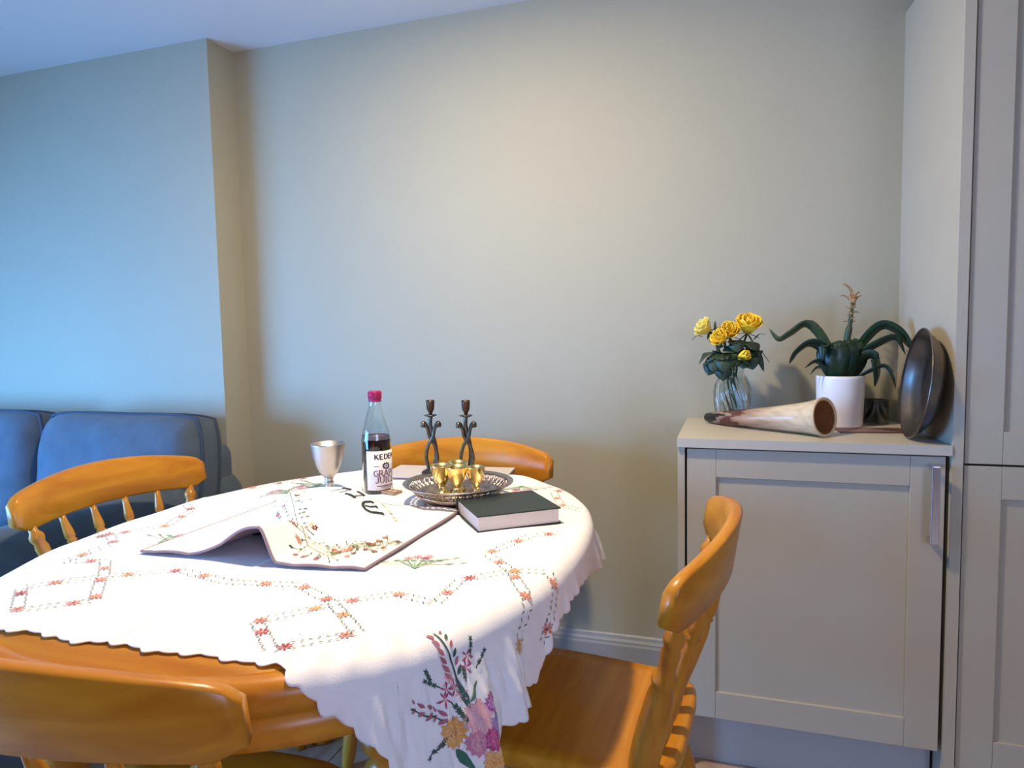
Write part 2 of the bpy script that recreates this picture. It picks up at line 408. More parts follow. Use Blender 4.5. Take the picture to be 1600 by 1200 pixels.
for sx in (-1, 1):
    for sy in (-1, 1):
        lg = lathe('leg', legp, M['woodz'], tb, 24, base=(sx*.325, sy*.385, 0))
        box('leg_block', (sx*.325-.036, sy*.385-.036, .59), (sx*.325+.036, sy*.385+.036, TZ-.042), M['wood'], lg, .003)

# ------------------------------------------------------------------ tablecloth: one draped sheet, hem scallops, stitched motifs
_ol = np.array(outline(TA-.016, TB-.016, 1200)) + np.array([TX, TY])
_seg = np.roll(_ol, -1, 0) - np.roll(_ol, 1, 0); _nrm = np.stack([_seg[:, 1], -_seg[:, 0]], 1); _nrm /= np.linalg.norm(_nrm, axis=1)[:, None]
_arc = np.concatenate([[0], np.cumsum(np.linalg.norm(np.diff(_ol, axis=0), axis=1))])
CZ = TZ + .0030
def bumpf(x, c, wd): return np.exp(-((x-c)/wd)**2)
def drape(P):
    P = np.asarray(P, float); out = np.zeros((len(P), 3))
    for a in range(0, len(P), 4000):
        p = P[a:a+4000]
        D = ((p[:, None, :] - _ol[None, :, :])**2).sum(2); i = D.argmin(1)
        n_ = len(_ol); best = None
        for j0 in (i-1, i):
            a_, b_ = _ol[j0 % n_], _ol[(j0+1) % n_]; ab = b_-a_
            t0 = np.clip(((p-a_)*ab).sum(1)/(ab*ab).sum(1), 0, 1); q_ = a_ + ab*t0[:, None]
            na, nb = _nrm[j0 % n_], _nrm[(j0+1) % n_]; nn = na*(1-t0)[:, None]+nb*t0[:, None]; nn /= np.linalg.norm(nn, axis=1)[:, None]
            s0 = _arc[j0 % n_] + t0*np.sqrt((ab*ab).sum(1)); d0 = ((p-q_)**2).sum(1)
            best = (d0, q_, nn, s0) if best is None else tuple(np.where((d0 < best[0])[:, None] if np.ndim(x_) == 2 else d0 < best[0], x_, y_) for x_, y_ in zip((d0, q_, nn, s0), best))
        q, nv, s = best[1], best[2], best[3]; dv = p - q
        # signed distance, outside positive
        d = np.linalg.norm(dv, axis=1); sgn = np.sign((dv*nv).sum(1)); d = d*np.where(sgn == 0, 1, sgn)
        th = np.degrees(np.arctan2(q[:, 1]-TY, q[:, 0]-TX))     # azimuth: right = 0, near = -90
        R = .026; L = R*PI/2
        dd = np.clip(d, 0, None); ang = np.clip(dd/R, 0, PI/2); rest = np.clip(dd-L, 0, None)
        flare = .07 + .20*bumpf(th, -47, 13) + .22*bumpf(th, 26, 9) - .02*bumpf(th, -12, 18)
        rip = (.018*np.sin(2*PI*s/.115) + .010*np.sin(2*PI*s/.071+1.0))*np.clip(rest/.16, 0, 1)
        rip += (.0022*np.sin(s*210+d*35)+.0018*np.sin(s*330-d*60+1))*np.clip(rest/.05, 0, 1)
        rip += .014*bumpf(th, -27, 5)*-np.clip(rest/.08, 0, 1) + .020*bumpf(th, -38, 6)*np.clip(rest/.08, 0, 1)
        o_ = np.maximum(R*np.sin(ang) + flare*rest + rip, R*np.sin(ang)-.001); dn = R*(1-np.cos(ang)) + rest*np.sqrt(1-flare**2)
        xy = np.where(d[:, None] > 0, q + nv*o_[:, None], p)
        wr = .0010*np.sin(p[:, 0]*23+p[:, 1]*9)+.0010*np.sin(p[:, 1]*31-p[:, 0]*12) + .0008
        # raised crease lines left by folding
        cr = .0016*np.exp(-((p[:, 0]+.81)/.006)**2) + .0016*np.exp(-((p[:, 1]-1.40)/.006)**2)
        # a few rumples at the near right edge
        rum = .0022*bumpf(th, -55, 14)*np.exp(-((d+.005)/.035)**2)*(1+np.sin(s*97+p[:, 0]*40))
        # bunched up along the far edge
        rum += .010*np.exp(-((d+.015)/.03)**2)*(bumpf(th, 66, 7)*1.2 + bumpf(th, 112, 8))
        z = CZ + np.where(d > 0, -dn, 0) + wr + np.abs(cr) + rum
        out[a:a+4000] = np.column_stack([xy, z])
    return out
def interp(pts, t):
    pts = np.array(pts); L = np.concatenate([[0], np.cumsum(np.linalg.norm(np.diff(pts, axis=0), axis=1))]); L /= L[-1]
    return np.column_stack([np.interp(t, L, pts[:, 0]), np.interp(t, L, pts[:, 1])])
def smoothpts(pts, k=10): return [tuple(p[:2]) for p in spline([(x, y, 0) for x, y in pts], k)]
def hem(th, d):
    k = int(np.argmin(np.abs(np.degrees(np.arctan2(_ol[:, 1]-TY, _ol[:, 0]-TX)) - th))); p = _ol[k] + _nrm[k]*d; return (float(p[0]), float(p[1]))
near = smoothpts([(-1.46, .655), (-1.01, .676), (-.70, .690), (-.56, .699), hem(-63, .012), hem(-60, .04), hem(-57, .08), hem(-54, .115), hem(-51, .155), hem(-47, .215), hem(-42, .285)])
right = smoothpts([hem(-42, .285), hem(-40, .235), hem(-38.5, .175), hem(-36, .155), hem(-33, .150), hem(-29, .150), hem(-25, .145), hem(-22, .12), hem(-20, .09), hem(-15, .085), hem(-8, .078), hem(0, .074), hem(6, .080), hem(12, .095), hem(20, .105), hem(26, .11), hem(35, .11), hem(45, .13), hem(56, .25)])
far = smoothpts([(-1.46, 2.06), (-.80, 2.03), hem(56, .25)]); left = smoothpts([(-1.46, .655), (-1.50, 1.4), (-1.46, 2.06)])
NG = 300
tt = np.linspace(0, 1, NG)
Cn, Cf, Cl, Cr = interp(near, tt), interp(far, tt), interp(left, tt), interp(right, tt)
sc_ = .0055*np.abs(np.sin(PI*tt*46)) + .004*np.sin(tt*61) + .003*np.sin(tt*143+1)
Cn = Cn + np.column_stack([0*tt, -sc_]); Cf = Cf + np.column_stack([0*tt, sc_]); Cl = Cl + np.column_stack([-sc_, 0*tt]); Cr = Cr + np.column_stack([sc_, 0*tt])
ed = np.clip(np.minimum(tt, 1-tt)/.01, 0, 1)
s_, t_ = np.meshgrid(tt, tt, indexing='ij')
def bl(s, t):
    s = s[..., None]; t = t[..., None]
    return s, t
G = ((1-t_)[..., None]*Cn[:, None, :] + t_[..., None]*Cf[:, None, :] + (1-s_)[..., None]*Cl[None, :, :] + s_[..., None]*Cr[None, :, :]
     - ((1-s_)*(1-t_))[..., None]*Cn[0] - (s_*(1-t_))[..., None]*Cn[-1] - ((1-s_)*t_)[..., None]*Cf[0] - (s_*t_)[..., None]*Cf[-1])
flat = G.reshape(-1, 2)
P3 = drape(flat)
F = [(i*NG+j, (i+1)*NG+j, (i+1)*NG+j+1, i*NG+j+1) for i in range(NG-1) for j in range(NG-1)]
tcl = mesh('tablecloth', P3, F, M['cloth'])
so = tcl.modifiers.new('thickness', 'SOLIDIFY'); so.thickness = .0012; so.offset = 1
tag(tcl, 'white embroidered tablecloth with scalloped hem draped over the oval table', 'tablecloth')

class Stitch:
    """Coloured thread stitches in flat coordinates, later mapped onto a surface."""
    def __init__(s): s.P = []; s.F = []; s.C = []
    def leafq(s, x, y, ang, L, W, col):
        c, sn = math.cos(ang), math.sin(ang); o = len(s.P)
        n = max(2, int(L/.0042)+1); m_ = 1 if W < .0045 else (2 if W < .009 else 4)
        for i in range(n+1):
            t = i/n; hw = .5*min(1, (t/.4)**.7 if t < .4 else ((1-t)/.6)**.7)
            for j in range(m_+1):
                a, b = t-.5, hw*(-1+2*j/m_); s.P.append((x + a*L*c - b*W*sn, y + a*L*sn + b*W*c)); s.C.append(col)
        for i in range(n):
            for j in range(m_): q = o+i*(m_+1)+j; s.F.append((q, q+1, q+m_+2, q+m_+1))
    def line(s, pts, W, col, step=.0045):
        for (x0, y0), (x1, y1) in zip(pts[:-1], pts[1:]):
            d = math.hypot(x1-x0, y1-y0); n = max(1, int(d/step)); nx, ny = -(y1-y0)/d*W/2, (x1-x0)/d*W/2
            for k in range(n):
                a, b = k/n, (k+1)/n; o = len(s.P)
                for t, sg in ((a, -1), (b, -1), (b, 1), (a, 1)):
                    s.P.append((x0+(x1-x0)*t+sg*nx, y0+(y1-y0)*t+sg*ny)); s.C.append(col)
                s.F.append((o, o+1, o+2, o+3))
    def flower(s, x, y, r, col, n=6, core=None, W=.45):
        a0 = random.random()*PI
        for k in range(n): 
            a = a0+2*PI*k/n; s.leafq(x+math.cos(a)*r*.55, y+math.sin(a)*r*.55, a+PI, r*.95, r*W, col)
        if core: s.leafq(x, y, a0, r*.5, r*.5, core)
    def build(s, name, fn, off, parent):
        P = fn(np.array(s.P)); P[:, 2] += 0
        if callable(off): P = off(np.array(s.P), P)
        else: P[:, 2] += off
        return mesh(name, P, s.F, M['thread'], parent, smooth=False, cols=s.C)
GRN = (.10, .16, .06); DGR = (.04, .09, .06); OLV = (.20, .22, .08); RED = (.50, .06, .05); COR = (.70, .22, .14); ORA = (.72, .34, .10); PNK = (.62, .20, .30); MAG = (.38, .05, .16); LIL = (.42, .25, .48); DRD = (.17, .02, .02); YEL = (.75, .50, .08); PNL = (.70, .36, .40); GRM = (.22, .42, .24)
st = Stitch()
def vine(pts, fl_every=.075):
    """Two rows of leaf stitches along a path with flowers between."""
    d_acc = 0.0; nxt = random.random()*.03+.02
    for (x0, y0), (x1, y1) in zip(pts[:-1], pts[1:]):
        d = math.hypot(x1-x0, y1-y0); a = math.atan2(y1-y0, x1-x0); n = max(1, int(d/.0105))
        for k in range(n):
            t = (k+.5)/n; x = x0+(x1-x0)*t; y = y0+(y1-y0)*t; d_acc += d/n
            if d_acc > nxt:
                st.flower(x, y, .0115, random.choice((RED, COR, ORA, COR)), 7, random.choice((YEL, DRD)), .4); nxt = d_acc+fl_every; continue
            for sg in (-1, 1):
                px, py = x - sg*.0085*math.sin(a), y + sg*.0085*math.cos(a)
                st.leafq(px, py, a+sg*.6*(1 if k % 2 else -1), .0095, .0024, random.choice((GRN, OLV, DGR)))
CXm, CYm = -.81, 1.42
base_paths = [
    [(-.655, .795), (-.578, .728), (-.490, .800), (-.578, .876), (-.655, .795)],
    [(-.578, .880), (-.684, .940), (-.81, .912)],
    [(-.578, .880), (-.507, .945), (-.430, .925)],
    [(-.430, .925), (-.432, 1.03), (-.360, 1.085), (-.300, 1.100)],
    [(-.360, 1.085), (-.435, 1.166), (-.385, 1.290), (-.330, 1.330)],
    [(-.360, 1.085), (-.310, 1.000), (-.262, .920)],
    [(-.300, 1.100), (-.255, 1.050), (-.215, 1.000)],
]
for pth in base_paths:
    for mx in (0, 1):
        for my in (0, 1):
            vine([((2*CXm-x) if mx else x, (2*CYm-y) if my else y) for x, y in pth])
def spray(cx, cy, a, k=1.0):
    c, s = math.cos(a), math.sin(a); T = lambda u, v: (cx+k*(u*c-v*s), cy+k*(u*s+v*c))
    for u in np.linspace(-.035, .035, 6): 
        st.line([T(0, -.02), T(u, .02+.01*random.random())], .0022, GRM); p = T(u*1.1, .024); st.leafq(*p, a+1.2*(1 if u > 0 else -1)+PI/2, .020*k, .006*k, GRM)
    for u, v, col in ((.012, .035, MAG), (-.004, .046, PNK), (.016, .050, PNL), (-.02, .036, PNK)):
        st.flower(*T(u, v), .011*k, col, 8, None, .35)
    for u, v in ((.05, .03), (.07, .035), (.06, .0), (.085, .004), (-.06, .015), (-.075, .0)):
        st.leafq(*T(u, v), a+.2, .018*k, .004*k, OLV); st.line([T(0, 0), T(u, v)], .0013, OLV)
spray(-.535, 1.075, .3); spray(-1.095, 1.075, -.3+PI*0); spray(-1.10, 1.60, 2.6); spray(-.53, 1.70, 3.4); spray(-1.13, 1.50, 1.2, .9)
# corner bouquet on the hanging corner: local frame (u right, v up) anchored in flat coordinates
BQ = hem(-44.5, .095); _k = int(np.argmin(np.abs(np.degrees(np.arctan2(_ol[:, 1]-TY, _ol[:, 0]-TX)) + 44.5))); ba = math.atan2(-_nrm[_k][1], -_nrm[_k][0]) - PI/2; BS = 1.15
def bq(u, v):
    u, v = u*BS, v*BS
    return (BQ[0] + u*math.cos(ba) - v*math.sin(ba), BQ[1] + u*math.sin(ba) + v*math.cos(ba))
def bleaf(u, v, a, L, W, col): p = bq(u, v); st.leafq(p[0], p[1], a+ba, L*BS, W*BS, col)
def bline(pts, W, col): st.line([bq(*p) for p in pts], W, col)
def bfl(u, v, r, col, n=10, core=None, W=.4): p = bq(u, v); st.flower(p[0], p[1], r*BS, col, n, core, W)
# tall gladiolus spike
bline([(.010, -.005), (.004, .035), (-.004, .085)], .0025, DGR)
for k in range(6):
    v = .030+.010*k; bleaf(-.010+.004-.0012*k, v, 2.2, .016-.001*k, .0065, (.42, .14, .16)); bleaf(.011-.001*k, v+.004, 1.0, .013-.001*k, .005, (.42, .14, .16) if k % 2 else DGR)
bleaf(.008, .010, 1.75, .040, .009, (.05, .16, .11)); bleaf(.022, .008, .8, .026, .006, (.08, .20, .13))
# left spike
bline([(-.018, -.016), (-.040, -.004), (-.062, .012)], .0022, DGR)
for k in range(5): bleaf(-.026-.008*k, -.014+.0055*k, 3.6, .013-.001*k, .0055, (.40, .13, .18)); bleaf(-.024-.008*k, -.004+.0055*k, 2.3, .012-.001*k, .005, (.40, .13, .18))
# star flowers
for u, v in ((-.012, .018), (-.002, .016), (-.018, .008), (.006, .007), (-.006, .026), (.020, .034), (.026, .044)): bfl(u, v, .0095, MAG if random.random() < .6 else PNL, 5, PNL, .3)
# round blooms
def bloom(u, v, r, cols):
    for k, cc in enumerate(cols): bfl(u, v, r*(1-.28*k), cc, 13-2*k, None, .5)
bloom(-.014, -.030, .018, ((.70, .34, .10), (.80, .48, .22), (.66, .26, .06))); bloom(.020, -.020, .020, (PNL, (.72, .48, .52), PNL)); bloom(.012, -.046, .015, ((.60, .22, .32), PNL))
bloom(.032, -.046, .013, (MAG, (.55, .12, .28))); bloom(.044, -.010, .011, ((.36, .08, .30), LIL)); bloom(.046, -.034, .012, (LIL, (.52, .38, .60))); bloom(.026, -.070, .014, ((.75, .40, .14), (.66, .28, .06)))
bleaf(-.006, -.062, -.95, .036, .012, (.03, .13, .08)); bleaf(.012, -.078, -.4, .022, .007, GRM); bleaf(-.03, -.034, 3.6, .02, .004, DGR)
for pts in (((-.020, .022), (-.038, .036)), ((-.03, .03), (-.034, .046)), ((-.02, -.03), (-.052, -.048)), ((.03, .04), (.036, .062)), ((.034, .028), (.056, .044)), ((.014, .020), (.016, .034)), ((-.004, .0), (.004, -.02)), ((-.01, .004), (.002, -.016)), ((.042, -.05), (.058, -.052))):
    bline(pts, .0018, DGR)
    for t in (.4, .7, 1.0):
        x, y = pts[0][0]+(pts[1][0]-pts[0][0])*t, pts[0][1]+(pts[1][1]-pts[0][1])*t; bleaf(x, y, math.atan2(pts[1][1]-pts[0][1], pts[1][0]-pts[0][0])+.8, .008, .0026, DGR); bleaf(x, y, math.atan2(pts[1][1]-pts[0][1], pts[1][0]-pts[0][0])-.8, .008, .0026, DGR)
def lift(fn, h):
    """Offset along the surface normal, from finite differences of the mapping."""
    def f(flat2, P):
        e = 1e-3; A = fn(flat2+np.array([e, 0]))-P; B = fn(flat2+np.array([0, e]))-P
        N = np.cross(A, B); N /= (np.linalg.norm(N, axis=1)[:, None]+1e-12); N[N[:, 2] < -.3] *= -1
        return P + N*h
    return f
em = st.build('embroidery', drape, lift(drape, .0030), tcl); em['kind'] = 'stuff'; em['label'] = 'coloured floral embroidery stitches'

# ------------------------------------------------------------------ bread cover
BX0, BX1, BY0, BY1 = -1.075, -.600, 1.005, 1.430
def cover_flat(u, v): # u,v in 0..1
    x = BX0+(BX1-BX0)*u; y = BY0+(BY1-BY0)*v
    return x + .012*(v-.5) , y + .018*(u-.5)*(1-v) + .006*np.sin(u*7)
def cover_h(x, y):
    x = np.asarray(x, float); y = np.asarray(y, float)
    r = np.sqrt(((x+.855)/.185)**2 + ((y-1.275)/.150)**2)
    hump = .060*(1-ss(.35, 1.05, r))
    fr = 1-ss(1.03, 1.20, y)                    # front tunnel
    lipL = ss(-.985, -.812, x)**1.3; lipR = 1-ss(-.812, -.776, x)
    lip = .064*lipL*lipR*(.15+.85*fr)*(1-ss(1.10, 1.30, y))
    sag = .004*np.sin(x*40+y*17)*np.clip((.062-hump)/.06, 0, 1)*ss(0, .03, np.minimum(x-BX0, BX1-x))
    return CZ + .010 + np.maximum(hump, lip) + .35*np.minimum(hump, lip) + np.abs(sag)*.6
NU, NV = 110, 100
uu, vv = np.meshgrid(np.linspace(0, 1, NU), np.linspace(0, 1, NV), indexing='ij')
cx_, cy_ = cover_flat(uu, vv); cz_ = cover_h(cx_, cy_)
bc = thing('bread_cover', (-.85, 1.2, CZ), 'white embroidered cloth bread cover with black Hebrew lettering on the tablecloth', 'bread cover')
V = np.column_stack([cx_.ravel()+.85, cy_.ravel()-1.2, cz_.ravel()-CZ])
F = [(i*NV+j, (i+1)*NV+j, (i+1)*NV+j+1, i*NV+j+1) for i in range(NU-1) for j in range(NV-1)]
mesh('cover_cloth', V, F, M['cover'], bc)
V2 = V.copy(); V2[:, 2] -= .0018
lo_ = mesh('lining', V2, [f[::-1] for f in F], M['lining'], bc); lo_['label'] = 'mauve brown lining'
ring = [(i, 0) for i in range(NU)] + [(NU-1, j) for j in range(1, NV)] + [(i, NV-1) for i in range(NU-2, -1, -1)] + [(0, j) for j in range(NV-2, -1, -1)]
path = [Vector(V[i*NV+j])+Vector((0, 0, -.0018)) for i, j in ring]; path.append(path[0])
eb = tubes('edging', [(path, .0028)], M['lining'], bc, 6); eb['label'] = 'mauve brown bound edge'
def cover_map(P):
    P = np.asarray(P, float); return np.column_stack([P[:, 0]+.85, P[:, 1]-1.2, cover_h(P[:, 0], P[:, 1])-CZ])
def atz(px, py, z):
    d = _fw + _r2*((px-800)/FPX) + _u2*((600-py)/FPX); t = (z-CAMH)/d.z
    return (d.x*t, d.y*t)
st = Stitch()
wreath = [atz(*q, .79) for q in ((452, 788), (462, 812), (480, 832), (515, 848), (545, 832), (575, 836), (612, 824))]
wr_ = smoothpts(wreath, 10)
st.line(wr_, .0011, OLV)
for k in range(0, len(wr_)-1):
    x, y = wr_[k]; a = math.atan2(wr_[k+1][1]-y, wr_[k+1][0]-x)
    for sg in (-1, 1):
        L = .014+.026*random.random(); b = a+sg*(.7+random.random()*.8); ex, ey = x+math.cos(b)*L, y+math.sin(b)*L
        st.line([(x, y), (ex, ey)], .0009, random.choice((OLV, GRN)))
        rr_ = random.random()
        if rr_ < .26: st.flower(ex, ey, 0.0055+.0025*random.random(), random.choice((DRD, RED, DRD, COR)), 6, YEL, .6)
        elif rr_ < .34: st.flower(ex, ey, .0055, random.choice((YEL, PNK, ORA)), 5, None, .6)
        else:
            st.leafq(ex, ey, b, .010, .0036, random.choice((GRN, DGR, OLV, DGR)))
        st.leafq(x+math.cos(b)*L*.5, y+math.sin(b)*L*.5, b+.7, .0075, .0028, random.choice((GRN, DGR)))
for q in ((350, 845), (365, 838), (380, 836), (395, 830)):
    x, y = atz(*q, .775); st.leafq(x, y, .4, .02, .004, DGR); st.leafq(x+.006, y-.008, -.3, .012, .004, DRD); st.line([(x, y), (x+.03, y+.008)], .0014, OLV)
for k in range(12):
    x, y = atz(572+4*k+random.random()*3, 773+1.6*k+random.random()*3, .80); st.leafq(x, y, 2.6+random.random(), .013, .004, YEL if k % 3 else DGR)
st.build('embroidery', cover_map, .0018, bc)['kind'] = 'stuff'
# lettering: shin, bet, tav read right to left; letter-up points away to the right
st = Stitch(); INK = (.012, .018, .016)
O = Vector((-.775, 1.262)); rt = Vector((.93, -.37)).normalized(); up = Vector((-rt.y, rt.x))
def glyph(strokes, x0, sz):
    for pts, wd in strokes:
        st.line([tuple(O + rt*(x0+px*sz) + up*(py*sz)) for px, py in pts], wd*sz, INK, .005)
sz = .036
shin = [([(0, 1), (.06, .35), (.25, .08), (.6, .05), (.85, .3), (.95, 1)], .15), ([(.42, .95), (.46, .5), (.3, .2)], .10), ([(-.06, 1), (.14, 1)], .18), ([(.34, .98), (.54, .98)], .16), ([(.86, 1), (1.06, 1)], .18)]
bet = [([(.02, .95), (.75, .95)], .2), ([(.75, .95), (.8, .1)], .09), ([(-.02, .08), (.98, .08)], .2)]
tav = [([(.0, .95), (.85, .95)], .2), ([(.85, .95), (.9, 0)], .12), ([(.2, .95), (.2, .15), (.0, .05)], .12)]
glyph(shin, .020, sz); glyph(bet, -.030, sz); glyph(tav, -.080, sz)
o = st.build('lettering', cover_map, .0020, bc)
o['label'] = 'black embroidered Hebrew letters'
# loaf under the cover
V, F = lathe_data([(.0, 0), (.022, .01), (.036, .06), (.042, .2), (.044, .5), (.040, .8), (.026, .96), (0, 1)], 20, (-.955, 1.205, 0), (-.735, 1.195, 0), cap=False)
V = [(v.x, 1.20+(v.y-1.20)*1.9, v.z) for v in V]
V = [(x, y, min(CZ+.0045+max(0, (z+.030)*.72), float(cover_h(x, y))-.006)) for x, y, z in V]
tag(mesh('bread_loaf', V, F, M['bread']), 'dark brown loaf hidden under the raised fold of the bread cover', 'bread')

# ------------------------------------------------------------------ bottle
bx, by = -.888, 1.572
bt = thing('juice_bottle', (bx, by, CZ), 'glass bottle of dark grape juice with white label and magenta cap', 'bottle')
bprof = [(.0, .0), (.034, .0), (.0385, .004), (.0385, .140), (.0375, .150), (.033, .170), (.026, .198), (.019, .222), (.0155, .238), (.0150, .246), (.0150, .258)]
inner = [(max(r-.0022, 0), t) for r, t in reversed(bprof)]; inner[-1] = (0, .004); inner[-2] = (.0330, .004); inner[-3] = (.0360, .007)
gl = lathe('glass', bprof + inner, M['glass'], bt, 48, cap=False)
jz = .143
jp = [(0, .0045), (.0328, .0045), (.0359, .0075), (.0359, .138), (.0356, jz), (0, jz)]
lathe('juice', jp, M['juice'], bt, 48, cap=False)
lathe('juice_film', [(.0352, jz+.001), (.0342, jz+.010), (.0338, jz+.010), (.0347, jz+.001)], M['foam'], bt, 48, cap=False)
cprof = [(0, .270), (.0155, .270), (.0170, .268), (.0172, .250), (.0160, .249), (.0160, .247), (.0168, .246), (.0168, .242), (.0152, .242)]
cp_ = lathe('cap', cprof[::-1], M['cap'], bt, 40, cap=False)
V = []; F = []
for k in range(40):
    a = 2*PI*k/40
    V += [(.0172*math.cos(a-.03), .0172*math.sin(a-.03), .251), (.0179*math.cos(a), .0179*math.sin(a), .251), (.0172*math.cos(a+.03), .0172*math.sin(a+.03), .251), (.0172*math.cos(a-.03), .0172*math.sin(a-.03), .267), (.0179*math.cos(a), .0179*math.sin(a), .267), (.0172*math.cos(a+.03), .0172*math.sin(a+.03), .267)]
    q = 6*k; F += [(q, q+1, q+4, q+3), (q+1, q+2, q+5, q+4)]
mesh('knurling', V, F, M['cap'], cp_, smooth=False)
# label wrapped on the glass
tocam = math.atan2(-by, -bx); LC = tocam + math.radians(36)
def cyl(u, v, r): a = LC + u/.0385; return (r*math.cos(a), r*math.sin(a), v)
LH = .0385*math.radians(78)
us = np.linspace(-LH, LH, 33); V = [cyl(u, v, r) for r in (.0388, .03905) for u in us for v in (.014, .116)]
F = []
for k in range(32):
    a = 2*k; b = 66+2*k; F += [(b, b+2, b+3, b+1), (a, a+1, a+3, a+2), (a, a+2, b+2, b), (a+1, b+1, b+3, a+3)]
F += [(0, 66, 67, 1), (64, 65, 131, 130)]
lb = mesh('label', V, F, M['label'], bt); lb['label'] = 'white paper label'
GL = {
 'K': [[(.12, 0), (.12, 1)], [(.72, 1), (.2, .48)], [(.3, .56), (.75, 0)]],
 'E': [[(.12, 0), (.12, 1)], [(.12, .97), (.68, .97)], [(.12, .5), (.58, .5)], [(.12, .03), (.70, .03)]],
 'D': [[(.12, 0), (.12, 1)], [(.12, .97), (.45, .95), (.68, .75), (.72, .5), (.68, .25), (.45, .05), (.12, .03)]],
 'M': [[(.08, 0), (.12, 1), (.45, .25), (.78, 1), (.82, 0)]],
 'G': [[(.72, .82), (.5, .98), (.25, .92), (.08, .65), (.08, .35), (.25, .08), (.5, .02), (.72, .12), (.72, .45), (.48, .45)]],
 'R': [[(.12, 0), (.12, 1)], [(.12, .97), (.5, .96), (.66, .75), (.5, .5), (.12, .48)], [(.4, .48), (.75, 0)]],
 'A': [[(.04, 0), (.4, 1), (.76, 0)], [(.18, .33), (.62, .33)]],
 'P': [[(.12, 0), (.12, 1)], [(.12, .97), (.5, .96), (.68, .73), (.5, .47), (.12, .45)]],
 'J': [[(.5, 1), (.5, .2), (.38, .02), (.18, .02), (.08, .2)]],
 'U': [[(.1, 1), (.1, .25), (.25, .03), (.55, .03), (.7, .25), (.7, 1)]],
 'I': [[(.2, 0), (.2, 1)]],
 'C': [[(.72, .80), (.5, .98), (.25, .92), (.08, .65), (.08, .35), (.25, .08), (.5, .02), (.72, .2)]],
}
SERIF = {'K': [(.12, 0), (.12, 1), (.72, 1), (.75, 0)], 'R': [(.12, 0), (.12, 1), (.75, 0)], 'A': [(.04, 0), (.76, 0)], 'P': [(.12, 0), (.12, 1)], 'J': [(.5, 1)], 'U': [(.1, 1), (.7, 1)], 'I': [(.2, 0), (.2, 1)], 'E': [], 'G': [], 'C': [], 'D': [], 'M': [(.08, 0), (.82, 0)]}
WID = {'M': .98, 'I': .46, 'J': .68, 'A': .86, 'K': .86, 'R': .84}
class Ink:
    def __init__(s): s.V = []; s.F = []
    def seg(s, p, q, wd):
        d = math.hypot(q[0]-p[0], q[1]-p[1])
        if d < 1e-7: return
        nx, ny = -(q[1]-p[1])/d*wd/2, (q[0]-p[0])/d*wd/2; n = max(1, int(d/.002))
        for k in range(n):
            a, b = k/n, (k+1)/n; o = len(s.V)
            for t, sg in ((a, -1), (b, -1), (b, 1), (a, 1)): s.V.append((p[0]+(q[0]-p[0])*t+sg*nx, p[1]+(q[1]-p[1])*t+sg*ny))
            s.F.append((o, o+1, o+2, o+3))
    def word(s, txt, u0, v0, h, wd, serif=0, sx=1.0):
        u = u0
        for ch in txt:
            for pl_ in GL[ch]:
                for p, q in zip(pl_[:-1], pl_[1:]):
                    vert = abs(p[0]-q[0]) < abs(p[1]-q[1])
                    s.seg((u+p[0]*h*sx, v0+p[1]*h), (u+q[0]*h*sx, v0+q[1]*h), wd*(1 if vert else .7))
            if serif:
                for (a, b) in SERIF[ch]: s.seg((u+(a*sx-serif)*h, v0+b*h), (u+(a*sx+serif)*h, v0+b*h), wd*.7)
            u += WID.get(ch, .8)*h*sx + h*.05
        return u
    def build(s, name, r, mt, parent): return mesh(name, [cyl(a, b, r) for a, b in s.V], s.F, mt, parent, smooth=False)
ik = Ink(); u1 = Ink().word('KEDEM', 0, 0, .0135, .002, sx=1.05); ik.word('KEDEM', -u1/2+.001, .0945, .0135, .0034, sx=1.05); ik.build('brand_lettering', .0393, M['inkd'], lb)
ik = Ink()
u1 = Ink().word('GRAPE', 0, 0, .0155, .002); ik.word('GRAPE', -u1/2, .0505, .0155, .0027, .10)
u1 = Ink().word('JUICE', 0, 0, .0160, .002); ik.word('JUICE', -u1/2, .0325, .0160, .0027, .10)
ik.seg((-.026, .0245), (.026, .0245), .0022); ik.seg((-.020, .0205), (.030, .0205), .0006)
ik.seg((-.034, .0765), (-.019, .0765), .0012); ik.seg((.019, .0765), (.034, .0765), .0012)
ik.build('product_lettering', .0393, M['inkp'], lb)
ik = Ink()   # emblem: ring of leaves about a light centre
for k in range(10):
    a = 2*PI*k/10; ik.seg((.0075*math.cos(a), .0765+.0065*math.sin(a)), (.0105*math.cos(a+.35), .0765+.0085*math.sin(a+.35)), .0042)
for k in range(12):
    a = 2*PI*k/12; b = 2*PI*(k+1)/12; ik.seg((.0065*math.cos(a), .0765+.0055*math.sin(a)), (.0065*math.cos(b), .0765+.0055*math.sin(b)), .0016)
ik.seg((-.003, .0765), (.003, .0785), .002); ik.seg((0, .073), (.002, .079), .0015)
ik.build('emblem', .0393, M['inkd'], lb)

# ------------------------------------------------------------------ wine cup
wc = thing('wine_goblet', (-1.018, 1.545, CZ), 'pewter wine goblet beside the juice bottle', 'goblet')
lathe('bowl', [(.0085, .036), (.013, .042), (.024, .055), (.033, .075), (.040, .100), (.0440, .128), (.0448, .132), (.0436, .132), (.039, .100), (.031, .076), (.022, .058), (.010, .048), (0, .046)], M['pewter'], wc, 48, cap=False)
lathe('stem', [(.0125, .012), (.0110, .018), (.0105, .024), (.0125, .026), (.0125, .028), (.0105, .030), (.0100, .036), (.012, .041)], M['pewter'], wc, 32)
lathe('foot', [(0, .0), (.031, .0), (.0315, .003), (.028, .006), (.018, .009), (.0125, .012)], M['pewter'], wc, 40, cap=False)

